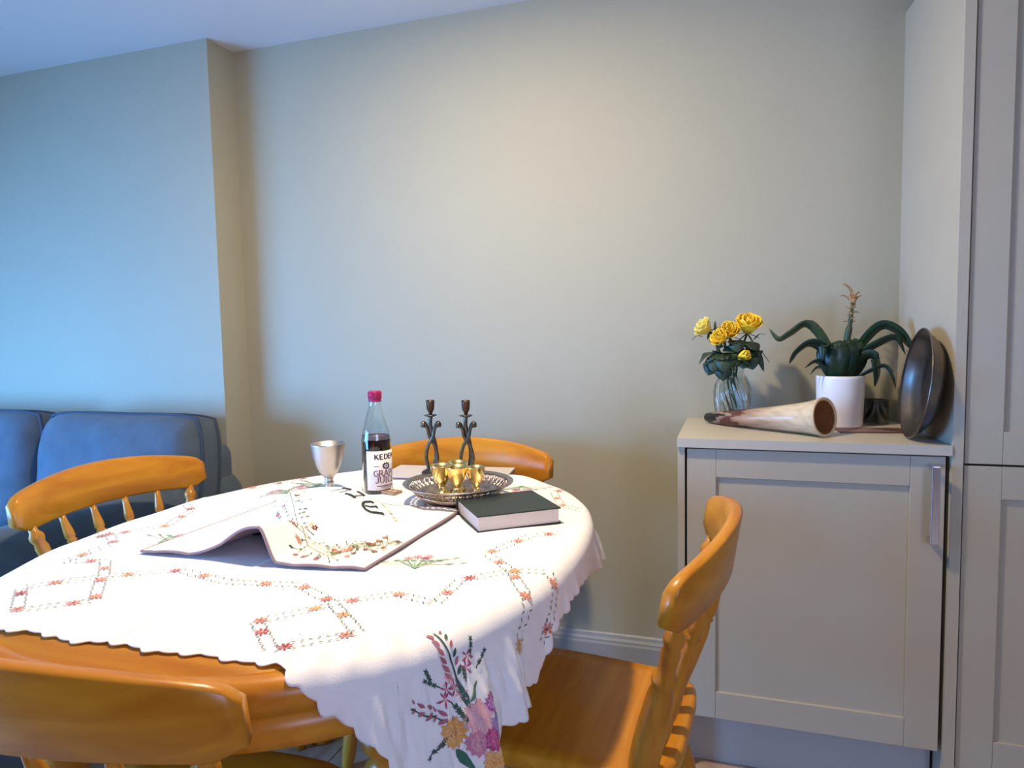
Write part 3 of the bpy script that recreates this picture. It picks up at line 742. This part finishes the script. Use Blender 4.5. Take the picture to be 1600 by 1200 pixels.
# ------------------------------------------------------------------ board and candlesticks
bd = thing('serving_board', (0, 0, CZ), 'flat pale grey board under the two candlesticks', 'board')
c0 = Vector((-.955, 1.715)); ex = Vector((.97, .10)).normalized(); ey = Vector((-ex.y, ex.x))
def slab(name, x0, x1, y0, y1, z0, z1, mt, parent):
    V = [c0 + ex*a + ey*b for a, b in ((x0, y0), (x1, y0), (x1, y1), (x0, y1))]
    return mesh(name, [(v.x, v.y, z) for z in (z0, z1) for v in V], [(3, 2, 1, 0), (4, 5, 6, 7), (0, 1, 5, 4), (1, 2, 6, 5), (2, 3, 7, 6), (3, 0, 4, 7)], mt, parent, smooth=False)
slab('board_edge', 0, .36, -.01, .15, .001, .010, M['slate_edge'], bd); slab('board_top', -.001, .361, -.011, .151, .010, .014, M['slate'], bd)
def candlestick(loc, label, rz):
    t = thing('candlestick', loc, label, 'candlestick', 'bronze candlesticks on the board', rz)
    lathe('foot', [(0, 0), (.030, 0), (.031, .004), (.026, .008), (.014, .013), (.011, .020), (0, .022)], M['bronze'], t, 36, cap=False)
    for k in range(3):
        a = 2*PI*k/3+.35; c, s = math.cos(a), math.sin(a)
        if k == 0: pts = [(.006, .0, .016), (.014, .004, .050), (.011, .002, .085), (.003, 0, .115), (-.002, 0, .145), (.0, 0, .166)]
        else: pts = [(.010, .0, .016), (.017, .004, .045), (.010, .001, .080), (.005, -.004, .105), (.010, -.002, .128), (.016, .0, .143), (.0215, .0, .144), (.0235, .0, .134)]
        if k: c, s = (-1, 0) if k == 1 else (1, 0)
        if k: pts = [(-p[0] if i < 3 else p[0], p[1], p[2]) for i, p in enumerate(pts)]
        pth = spline([(p[0]*c-p[1]*s, p[0]*s+p[1]*c, p[2]) for p in pts], 6)
        n = len(pth); rad = [.0052 if k else .0058]*n
        if k:
            for i in range(n-12, n): rad[i] = .0052+.003*math.sin(PI*(i-n+12)/12)
        tubes('stem', [(pth, rad)], M['bronze'], t, 10)
    lathe('drip_pan', [(0, .164), (.008, .164), (.0185, .168), (.0190, .170), (.008, .168), (0, .168)], M['bronze'], t, 32, cap=False)
    lathe('candle_socket', [(0, .168), (.004, .169), (.0055, .176), (.0105, .186), (.0120, .205), (.0125, .212), (.0105, .212), (.0100, .194), (0, .190)], M['bronzed'], t, 28, cap=False)
    return t
BZ = CZ+.0142
candlestick((-.822, 1.772, BZ), 'bronze candlestick of twisted stems, the one nearer the bottle', .25)
candlestick((-.716, 1.780, BZ), 'bronze candlestick of twisted stems, the one behind the gold cups', .45)

# ------------------------------------------------------------------ pierced tray with gold cups
tr = thing('pierced_tray', (-.638, 1.525, CZ), 'round tarnished silver tray with pierced sides holding gold cups', 'tray')
lathe('tray_base', [(0, .010), (.080, .010), (.092, .012), (.098, .018), (.1055, .030), (.1035, .030), (.094, .017), (.085, .0135), (0, .0125)], M['silver'], tr, 64, cap=False)
lathe('foot_ring', [(.078, 0), (.086, 0), (.082, .011), (.076, .011)], M['silver'], tr, 64)
lathe('rim', [(.122, .046), (.128, .0465), (.1345, .050), (.136, .0525), (.1335, .0540), (.126, .0505), (.121, .049), (.122, .046)], M['silver'], tr, 72, cap=False)
P = []
for k in range(44):
    for sg in (-1, 1):
        a = 2*PI*k/44; pts = []
        for i in range(5):
            t_ = i/4; r = .1050+(.1225-.1050)*t_; g = a+sg*.075*t_ ; pts.append((r*math.cos(g), r*math.sin(g), .0295+.0185*t_))
        P.append((pts, .0019))
for zz, r in ((.0385, .1138),):
    P.append(([(r*math.cos(2*PI*k/72), r*math.sin(2*PI*k/72), zz) for k in range(73)], .0016))
ow = tubes('openwork', P, M['silver'], tr, 6); ow['kind'] = 'stuff'
gprof = [(0, 0), (.0155, 0), (.0165, .002), (.0120, .006), (.0070, .014), (.0065, .022), (.0080, .026), (.0120, .034), (.0165, .046), (.0195, .060), (.0215, .071), (.0220, .0735), (.0210, .0735), (.0185, .060), (.0150, .046), (.0100, .036), (0, .032)]
def goldcup(loc, label, k=1.0):
    k *= 1.22
    t = thing('gold_cup', loc, label, 'cup', 'small gold cups on the pierced tray')
    lathe('bowl', [(r*k, z) for r, z in gprof[7:]], M['gold'], t, 36, cap=False)
    lathe('stem', [(r*k, z) for r, z in gprof[:8]], M['gold'], t, 36, cap=False)
    return t
gz = CZ+.0137
goldcup((-.692, 1.548, gz), 'small gold cup on the pierced tray, leftmost and widest of the four', 1.12)
goldcup((-.646, 1.538, gz), 'small gold cup on the pierced tray, middle one in front', 1.08)
goldcup((-.598, 1.545, gz), 'slim gold cup on the pierced tray, rightmost of the four', .85)
goldcup((-.668, 1.596, gz), 'small gold cup standing behind the other three on the tray', 1.0)

# ------------------------------------------------------------------ book, matchbox
bk = thing('book', (0, 0, CZ), 'thick black hardback book lying closed on the tablecloth', 'book')
A = Vector((-.497, 1.284)); Bv = Vector((-.347, 1.398)); Cv = Vector((-.598, 1.420)); ux = (Bv-A); W_ = ux.length; ux.normalize(); uy = Vector((-ux.y, ux.x)); H_ = .172
def bslab(name, x0, x1, y0, y1, z0, z1, mt):
    V = [A + ux*a + uy*b for a, b in ((x0, y0), (x1, y0), (x1, y1), (x0, y1))]
    bm = bmesh.new(); vs = [bm.verts.new((v.x, v.y, z)) for z in (z0, z1) for v in V]
    for f in [(3, 2, 1, 0), (4, 5, 6, 7), (0, 1, 5, 4), (1, 2, 6, 5), (2, 3, 7, 6), (3, 0, 4, 7)]: bm.faces.new([vs[i] for i in f])
    bmesh.ops.bevel(bm, geom=list(bm.edges), offset=.0008, segments=2, affect='EDGES', profile=.5)
    return bm_obj(name, bm, mt, bk)
bslab('back_cover', 0, W_, 0, H_, .0015, .0045, M['bookcloth']); bslab('front_cover', 0, W_, 0, H_, .0345, .0375, M['bookcloth'])
bslab('spine', 0, W_, H_-.003, H_+.002, .0015, .0375, M['bookcloth'])
bslab('pages', .004, W_-.004, .004, H_-.003, .0046, .0344, M['pages'])
mb = thing('small_box', (-.838, 1.553, CZ), 'small flat brown box lying at the foot of the bottle', 'box', None, -.28)
box('sleeve', (-.024, -.016, 0.001), (.024, .016, .012), M['box'], mb, .0008)
lathe('printed_spot', [(0, .0122), (.006, .0122), (.006, .0124), (0, .0124)], M['boxp'], mb, 20, base=(-.004, 0, 0), cap=False)
lathe('printed_spot', [(0, .0122), (.006, .0122), (.006, .0124), (0, .0124)], M['boxp'], mb, 20, base=(.013, 0, 0), cap=False)

# ------------------------------------------------------------------ chairs
def chair_mesh():
    t = thing('dining_chair', (0, 0, 0), 'x', 'chair', 'honey wood spindle back chairs around the table')
    # seat: rounded plan, slight dish, facing +y
    def plan(k, n):
        g = 2*PI*k/n; c, s = math.cos(g), math.sin(g)
        x = math.copysign(abs(c)**.42, c); y = math.copysign(abs(s)**.42, s)
        return x*(.200+.012*y), y*.205-.020
    n = 72; V = []; F = []
    lay = [(.0, .430, 1), (.45, .428, 1), (.80, .4335, 1), (.965, .437, 1), (1.0, .431, 1), (1.0, .414, 1), (.975, .404, 1), (.5, .402, 1), (0, .402, 1)]
    for f, z, _ in lay:
        for k in range(n):
            x, y = plan(k, n); V.append((x*f, (y+.02)*f-.02, z))
    for i in range(len(lay)-1):
        for k in range(n): F.append((i*n+k, (i+1)*n+k, (i+1)*n+(k+1) % n, i*n+(k+1) % n))
    mesh('seat', V, F, M['wood'], t)
    # crest rail
    N = 36; V = []; F = []; HL = .282
    sec = []
    for i in range(N+1):
        u = -1+2*i/N; au = abs(u)
        x = HL*u; y = -.292+.062*u*u; tx, ty = HL, .124*u; l = math.hypot(tx, ty); nx, ny = -ty/l, tx/l
        zt = .838-.036*u*u; zb = .716-.004*u*u + .012*(1-u*u)
        if au > .86:
            e = (au-.86)/.14; zt -= .013*(1-math.sqrt(max(0, 1-e*e))); zb += .010*ss(0, .55, e) + .012*(1-math.sqrt(max(0, 1-e*e)))
        rake = .16; th = .0118; r = .0045
        mid = (zt+zb)/2
        prof = [(-th, zb+r), (-th+r, zb), (th-r, zb), (th, zb+r), (th, mid), (th, zt-r), (th-r, zt), (-th+r, zt), (-th, zt-r), (-th, mid)]
        for o_, z in prof: V.append((x+nx*o_, y+ny*o_-(z-.77)*rake, z))
    q = 10
    for i in range(N):
        for k in range(q): F.append((i*q+k, i*q+(k+1) % q, (i+1)*q+(k+1) % q, (i+1)*q+k))
    F += [tuple(range(q))[::-1], tuple(N*q+k for k in range(q))]
    cr = mesh('crest_rail', V, F, M['wood'], t)
    def crest_pt(x): u = x/HL; return (x, -.292+.062*u*u+.008, .732)
    # outer posts
    pprof = [(.022, 0), (.0255, .05), (.0260, .16), (.0250, .34), (.0215, .52), (.0165, .60), (.0205, .625), (.0205, .65), (.0150, .67), (.0140, .74), (.0155, .80), (.0125, .84), (.0165, .87), (.0165, .90), (.0105, .93), (.0075, 1.0)]
    for sx in (-1, 1): lathe('back_post', pprof, M['woodz'], t, 20, base=(sx*.158, -.165, .425), top=crest_pt(sx*.238))
    sprof = [(.0085, 0), (.0095, .03), (.0135, .10), (.0145, .17), (.0125, .25), (.0095, .285), (.0120, .30), (.0095, .315), (.0105, .36), (.0130, .52), (.0135, .66), (.0120, .72), (.0090, .75), (.0128, .765), (.0090, .78), (.0125, .80), (.0120, .84), (.0085, .93), (.0070, 1.0)]
    for j in range(4):
        f = (-1.5+j)/1.5; lathe('spindle', sprof, M['woodz'], t, 16, base=(f*.098, -.178, .425), top=crest_pt(f*.143))
    lprof = [(.013, 0), (.016, .03), (.019, .12), (.021, .3), (.0185, .36), (.0225, .39), (.018, .42), (.0225, .52), (.024, .62), (.020, .72), (.022, .75), (.018, .78), (.019, .9), (.016, 1.0)]
    for sx in (-1, 1):
        lathe('leg', lprof, M['woodz'], t, 18, base=(sx*.195, .175, 0), top=(sx*.150, .130, .412))
        lathe('leg', lprof, M['woodz'], t, 18, base=(sx*.180, -.235, 0), top=(sx*.140, -.160, .412))
    hprof = [(.008, 0), (.011, .15), (.015, .5), (.011, .85), (.008, 1)]
    for sx in (-1, 1): lathe('stretcher', hprof, M['woodz'], t, 12, base=(sx*.180, .160, .14), top=(sx*.166, -.205, .16))
    lathe('stretcher', hprof, M['woodz'], t, 12, base=(-.172, -.02, .15), top=(.172, -.02, .15))
    return t
ch = chair_mesh()
spots = [((-.293, 1.272), math.radians(90-4.5), 'honey wood spindle back chair in front of the low grey cabinet'),
         ((-.790, 1.700), math.radians(180), 'honey wood chair behind the candlesticks, against the far wall'),
         ((-1.348, 1.385), math.radians(-90-4), 'honey wood spindle back chair standing in front of the sofa'),
         ((-.786, .779), math.radians(4), 'honey wood chair closest to the camera, seen from behind')]
for i, (p, rz, lab) in enumerate(spots):
    o = ch if i == 0 else copy_tree(ch)
    o.location = (p[0], p[1], 0); o.rotation_euler = (0, 0, rz); o['label'] = lab

# ------------------------------------------------------------------ things on the worktop
# glass vase
VX, VY = .004, 2.075
vs_ = thing('glass_vase', (VX, VY, ZT), 'ribbed clear glass vase holding yellow roses', 'vase')
vo = [(0, 0), (.034, 0), (.038, .004), (.046, .035), (.051, .070), (.0515, .095), (.046, .120), (.036, .140), (.031, .152), (.032, .165), (.040, .180)]
_z = np.linspace(.004, .152, 26); _vr = [p[0] for p in vo]; _vz = [p[1] for p in vo]
vo = [(0, 0), (.034, 0)] + [(float(np.interp(q, _vz[2:], _vr[2:])), float(q)) for q in _z] + [(.032, .165), (.040, .180)]
vi = [(max(r-.003, 0), z) for r, z in reversed(vo)]; vi[-1] = (0, .008); vi[-2] = (.033, .008); vi[-3] = (.036, .010)
n = 192; V = []; F = []
pf = vo + vi
for i, (r, z) in enumerate(pf):
    for k in range(n):
        g = 2*PI*k/n; ribs = .0022*math.sin(22*g+z*130) if (i < len(vo) and .02 < z < .14) else 0
        V.append(((r+ribs)*math.cos(g), (r+ribs)*math.sin(g), z))
for i in range(len(pf)-1):
    for k in range(n): F.append((i*n+k, i*n+(k+1) % n, (i+1)*n+(k+1) % n, (i+1)*n+k))
mesh('vase_body', V, F, M['vaseglass'], vs_)
def leaf_data(path, width, fold=.25, off=0, twist=0.0):
    """Leaf blade along a path: returns verts, faces (two strips with a midrib fold, small thickness)."""
    P = spline(path, 5); V = []; F = []; N = len(P)
    for i, p in enumerate(P):
        t = i/(N-1); d = (P[min(i+1, N-1)]-P[max(i-1, 0)]).normalized()
        side = d.cross(Vector((0, 0, 1)))
        if side.length < .45: side = Vector((1, 0, 0)) - d*d.x
        side.normalize(); upv = side.cross(d); side = side*math.cos(twist)+upv*math.sin(twist); upv = side.cross(d)
        wv = width*(math.sin(PI*min(1, t*.93+.07))**.75)*.5 + .0004
        V += [p - side*wv + upv*wv*fold, p, p + side*wv + upv*wv*fold, p + side*wv + upv*(wv*fold-.0008), p - upv*.0009, p - side*wv + upv*(wv*fold-.0008)]
    for i in range(N-1):
        for k in range(6): F.append((off+6*i+k, off+6*i+(k+1) % 6, off+6*i+6+(k+1) % 6, off+6*i+6+k))
    F += [tuple(off+k for k in range(6))[::-1], tuple(off+6*(N-1)+k for k in range(6))]
    return V, F
def leaf(name, path, width, mt, parent, fold=.25, twist=0.0):
    V, F = leaf_data(path, width, fold, 0, twist); return mesh(name, V, F, mt, parent)
def rose(head, label, r, mt, tilt, foot, leaves, bud=False):
    hv = Vector(head); t = thing('rose', (0, 0, 0), label, 'rose', 'yellow roses in the glass vase')
    ax = Vector(tilt).normalized()
    R = ax.to_track_quat('Z', 'Y').to_matrix()
    neck = hv - ax*r*.9
    mid = Vector((VX+(neck.x-VX)*.35, VY+(neck.y-VY)*.35, ZT+.17))
    tubes('stem', [(spline([foot, mid, (mid+neck)/2+Vector((0, 0, .004)), neck], 6), .0032)], M['stem'], t, 8)
    lay = [(5, .98, .22, .95), (5, .80, .10, 1.05), (5, .58, .05, 1.10), (4, .36, .0, 1.12)] if not bud else [(4, .72, .02, 1.25), (4, .5, .0, 1.3), (3, .3, 0, 1.3)]
    g0 = 0
    for cnt, rad, open_, hh in lay:
        g0 += .6
        for k in range(cnt):
            g = g0+2*PI*k/cnt; V = []; F = []; N = 7
            for i in range(N):
                for j in range(N):
                    u = -1+2*i/(N-1); v = j/(N-1)
                    a = g + u*(.80 if cnt >= 5 else .9)*(math.sin(PI*(.12+.80*v))**.6)
                    rr2 = r*rad*(.30+.72*math.sin(v*PI*.56)) + r*open_*max(0, v-.6)*2.0 + .0012*math.sin(5*u+g)
                    z = r*(-.75+1.45*v*hh) - r*.14*u*u*v - r*open_*max(0, v-.75)*2.2
                    V.append(hv + R @ Vector((rr2*math.cos(a), rr2*math.sin(a), z)))
            for i in range(N-1):
                for j in range(N-1): F.append((i*N+j, (i+1)*N+j, (i+1)*N+j+1, i*N+j+1))
            o = mesh('petal', V, F, mt, t); o.modifiers.new('thickness', 'SOLIDIFY').thickness = .0010
    for k in range(5):
        g = 2*PI*k/5; d = R @ Vector((math.cos(g), math.sin(g), -.1)); leaf('sepal', [neck+ax*.004, neck+d*r*.6-ax*.003, neck+d*r*1.15-ax*.010], .006, M['stem'], t)
    for path, wd in leaves:
        leaf('leaf', path, wd*1.5, M['roseleaf'], t, .12)
    return t
zb = ZT+.012
# leaf helper: a leaflet from a to b, drooping
def lf(a, b, wd, droop=.008): a, b = Vector(a), Vector(b); return ([a, (a+b)/2+Vector((0, -.004, droop)), b], wd)
rose((-.074, 2.035, 1.172), 'pale yellow rose leaning out to the left above the vase', .026, M['petalp'], (-.75, -.35, .55), (VX+.012, VY, zb),
     [lf((-.045, 2.05, 1.100), (-.088, 2.03, 1.068), .036), lf((-.040, 2.04, 1.085), (-.062, 2.015, 1.035), .036), lf((-.035, 2.03, 1.09), (-.075, 2.01, 1.058), .030), lf((-.03, 2.02, 1.10), (-.05, 1.99, 1.045), .034), lf((-.02, 2.04, 1.12), (-.045, 2.03, 1.09), .030), lf((-.078, 2.035, 1.146), (-.108, 2.03, 1.137), .006), lf((-.044, 2.04, 1.15), (-.044, 2.04, 1.19), .004)])
rose((-.030, 2.010, 1.142), 'golden yellow rose low at the front of the bunch', .024, M['petal'], (-.55, -.65, .5), (VX+.008, VY+.012, zb),
     [lf((-.020, 2.02, 1.10), (-.040, 1.995, 1.048), .040), lf((-.015, 2.01, 1.095), (-.018, 1.985, 1.045), .040), lf((-.02, 2.02, 1.06), (-.022, 2.005, 1.02), .034)])
rose((-.004, 2.020, 1.160), 'open golden yellow rose in the middle of the bunch', .026, M['petal'], (.0, -.75, .65), (VX-.012, VY+.006, zb),
     [lf((.005, 2.025, 1.12), (.012, 1.995, 1.062), .042), lf((.0, 2.02, 1.10), (-.008, 1.992, 1.055), .040), lf((.012, 2.02, 1.135), (.018, 2.0, 1.10), .032)])
rose((.047, 2.040, 1.178), 'large bright yellow rose, highest on the right of the bunch', .034, M['petal'], (.15, -.45, .88), (VX-.014, VY-.006, zb),
     [lf((.02, 2.04, 1.13), (.05, 2.02, 1.10), .036), lf((.03, 2.05, 1.12), (.07, 2.05, 1.075), .036), lf((.045, 2.04, 1.13), (.075, 2.02, 1.085), .038), lf((.04, 2.03, 1.11), (.058, 2.0, 1.052), .042), lf((.03, 2.03, 1.10), (.035, 1.998, 1.055), .040), lf((.06, 2.04, 1.12), (.088, 2.03, 1.045), .012), lf((.055, 2.05, 1.12), (.104, 2.05, 1.07), .007), lf((.06, 2.04, 1.135), (.092, 2.03, 1.15), .006)])
rose((.030, 1.995, 1.090), 'half hidden yellow rosebud hanging low among the dark leaves', .019, M['petal'], (.72, -.45, .35), (VX, VY-.014, zb),
     [lf((.02, 2.01, 1.09), (.050, 1.985, 1.062), .034), lf((.03, 2.03, 1.08), (.065, 2.01, 1.055), .034)], True)

# potted orchid
PX, PY = .292, 2.090
pp = thing('potted_orchid', (PX, PY, ZT), 'strap leaved orchid with dried flower spike in white ceramic pot', 'pot plant')
lathe('pot', [(0, 0), (.0575, 0), (.0590, .003), (.0630, .132), (.0632, .140), (.0615, .1415), (.0600, .140), (.0580, .11), (0, .108)], M['ceramic'], pp, 56, cap=False)
lathe('soil', [(0, .126), (.03, .130), (.0588, .124), (.0585, .112)], M['soil'], pp, 40, cap=False)
def P_(dx, dy, dz): return (dx, dy, dz)
zs = .125
leaves = [
    ([(-.01, 0, zs), (-.030, -.015, zs+.085), (-.085, -.035, zs+.160), (-.135, -.045, zs+.135), (-.165, -.05, zs+.120), (-.190, -.05, zs+.150)], .024, 'leafl'),
    ([(-.012, -.01, zs), (-.040, -.03, zs+.080), (-.080, -.05, zs+.108), (-.118, -.06, zs+.085), (-.138, -.06, zs+.052)], .026, 'leaf'),
    ([(-.01, -.02, zs), (-.030, -.04, zs+.060), (-.040, -.055, zs+.10), (-.052, -.065, zs+.095), (-.054, -.068, zs+.060)], .026, 'leaf'),
    ([(-.012, -.015, zs), (-.045, -.04, zs+.045), (-.070, -.055, zs+.058), (-.098, -.06, zs+.040)], .015, 'leaf'),
    ([(-.01, -.02, zs), (-.040, -.05, zs+.035), (-.065, -.06, zs+.042), (-.085, -.065, zs+.022)], .012, 'leaf'),
    ([(.01, 0, zs), (.040, -.015, zs+.085), (.090, -.030, zs+.150), (.130, -.040, zs+.140), (.160, -.045, zs+.100), (.178, -.05, zs+.078)], .028, 'leaf'),
    ([(.015, -.01, zs), (.05, -.03, zs+.075), (.095, -.045, zs+.110), (.130, -.05, zs+.118), (.15, -.05, zs+.075)], .022, 'leaf'),
    ([(.012, -.02, zs), (.050, -.035, zs+.065), (.078, -.045, zs+.070), (.084, -.05, zs+.025), (.078, -.05, zs-.012)], .030, 'leaf'),
    ([(.02, -.02, zs), (.065, -.045, zs+.03), (.100, -.055, zs+.045), (.120, -.06, zs+.015), (.127, -.06, zs-.015)], .012, 'leaf'),
    ([(-.005, -.035, zs-.004), (-.015, -.052, zs+.05), (-.012, -.050, zs+.095), (-.008, -.040, zs+.115)], .050, 'leaf'),
    ([(.005, -.030, zs-.004), (.010, -.045, zs+.05), (.012, -.045, zs+.10), (.018, -.035, zs+.118)], .044, 'leaf'),
    ([(.015, -.01, zs-.004), (.035, -.025, zs+.05), (.040, -.025, zs+.09), (.03, -.02, zs+.12)], .040, 'leaf'),
    ([(-.015, -.01, zs-.004), (-.035, -.020, zs+.05), (-.045, -.02, zs+.085), (-.04, -.015, zs+.105)], .036, 'leaf'),
]
for path, wd, k in leaves: leaf('leaf', path, wd*1.25, M[k], pp, .18, (.75 if path[-1][0] > path[0][0] else -.75) if abs(path[-1][0]) > .06 else 0)
tubes('flower_spike', [(spline([(.006, -.01, zs), (.012, -.01, zs+.10), (.020, -.012, zs+.155), (.026, -.012, zs+.215)], 6), [.010]*4+[.009]*8+[.006]*4+[.0035]*3)], M['leafl'], pp, 10)
V, F = [], []
for k in range(13):
    a = k*2.4+random.random(); z0 = zs+.150+.0065*k; L = (.012+.010*random.random()) if k < 8 else (.026+.022*random.random())
    d = Vector((math.cos(a)*.55, math.sin(a)*.45, 1.0)).normalized(); p0 = Vector((.021+.0006*k, -.012, z0))
    v, f = leaf_data([p0, p0+d*L*.5, p0+d*L*.85+Vector((math.cos(a)*.006, 0, 0)), p0+d*L+Vector((math.cos(a)*.014, 0, -.004*(k % 2)))], .013 if k > 6 else .010, .5, len(V)); V += v; F += f
df = mesh('dried_flower', V, F, M['dry'], pp); df['label'] = 'withered brown flower head'

# drinking horn
hn = thing('drinking_horn', (0, 0, 0), 'polished cream and brown animal horn lying on the worktop', 'horn')
path = spline([(-.066, 2.085, ZT+.016), (-.015, 2.030, ZT+.0215), (.055, 1.975, ZT+.030), (.125, 1.928, ZT+.0375), (.185, 1.890, ZT+.044), (.224, 1.858, ZT+.050)], 8)
N = len(path); rad = [float(np.interp(i/(N-1), [0, .08, .3, .55, .8, 1], [.0130, .0170, .0235, .0310, .0405, .0490])) for i in range(N)]
V, F = tube_data(path, rad, 36)
V = [Vector(v) for v in V]; F = F[:-1]
cols = []
for i in range(N):
    for k in range(36):
        t = i/(N-1); g = k/36*2*PI; w_ = .06*math.sin(3*g+t*9)+.03*math.sin(7*g)
        tt_ = t+w_
        if tt_ < .16: c = (.012, .008, .007)
        elif tt_ < .22: c = (.30, .20, .13)
        elif tt_ < .34: c = (.10, .03, .02)
        else:
            f_ = min(1, (tt_-.34)/.35); c = tuple(a*(1-f_)+b*f_ for a, b in zip((.34, .19, .11), (.66, .52, .34)))
            sp = (max(0, math.sin(23*g+t*6))*.16 + max(0, math.sin(5*g+t*31+math.sin(9*g)*1.5))*.22)*(1-f_*.35); c = tuple(q*(1-sp) for q in c)
        cols.append(c)
mesh('horn_body', V, F, M['horn'], hn, cols=cols)
axh = (path[-1]-path[-2]).normalized(); e_ = path[-1]
lathe('horn_lip', [(.0440, 0), (.0500, -.002), (.0512, .001), (.0505, .004), (.0470, .005), (.0430, .002)], M['wax'], hn, 40, base=e_-axh*.001, top=e_+axh*.999, cap=False)
bpy.data.objects['horn_lip'].data.materials[0] = mat('horn_rim', (.62, .46, .27), .4)
lathe('horn_cavity', [(.0440, .002), (.0425, -.012), (.034, -.045), (.018, -.09), (0, -.10)], M['hornin'], hn, 40, base=e_, top=e_+axh, cap=False)

# leaning metal dish
dh = thing('metal_dish', (.420, 1.868, ZT), 'deep round tarnished metal dish leaning against the tall cabinet side', 'dish')
Rr = .136
axd = Vector((-.990, .0, .115)).normalized()      # open face looks left and a little up
Rm = axd.to_track_quat('Z', 'Y').to_matrix()
prof = [(0, -.040), (.080, -.040), (.096, -.037), (.119, -.018), (.128, -.005), (.1355, .0), (.1360, .002), (.133, .0035), (.125, -.001), (.115, -.015), (.093, -.032), (.080, -.035), (0, -.035)]
V, F = lathe_data(prof, 72, cap=False)
V = [Rm @ Vector(v) for v in V]; zmin = min(v.z for v in V); V = [v - Vector((0, 0, zmin)) + Vector((0.0, 0, .0008)) for v in V]
# slide so the rear rests on the cabinet side
xm = max(v.x for v in V); V = [v + Vector((XS-.0020-.420-xm, 0, 0)) for v in V]
mesh('dish_bowl', V, F, M['dish'], dh)

# candle jar and leaflet
cj = thing('candle_jar', (.392, 2.135, ZT), 'small glass jar with amber contents behind the white pot', 'candle jar')
jo = [(0, 0), (.030, 0), (.032, .002), (.032, .070)]; ji = [(.0295, .070), (.0295, .006), (0, .006)]
lathe('jar_glass', jo+ji, M['glass'], cj, 40, cap=False)
lathe('wax', [(0, .0065), (.0290, .0065), (.0290, .045), (0, .045)], M['wax'], cj, 36, cap=False)
lathe('wick', [(.0012, .045), (.001, .055)], M['gap'], cj, 8)
lt = thing('leaflet', (.352, 1.990, ZT), 'dark red printed leaflet lying in front of the white pot', 'leaflet', None, .12)
box('sheet', (-.085, -.045, .0004), (.085, .038, .003), M['leaflet'], lt)
for k in range(5): box('printed_line', (-.06+.012*k, -.035+.014*k, .003), (.05-.010*k, -.031+.014*k, .0033), M['leafletp'], lt)
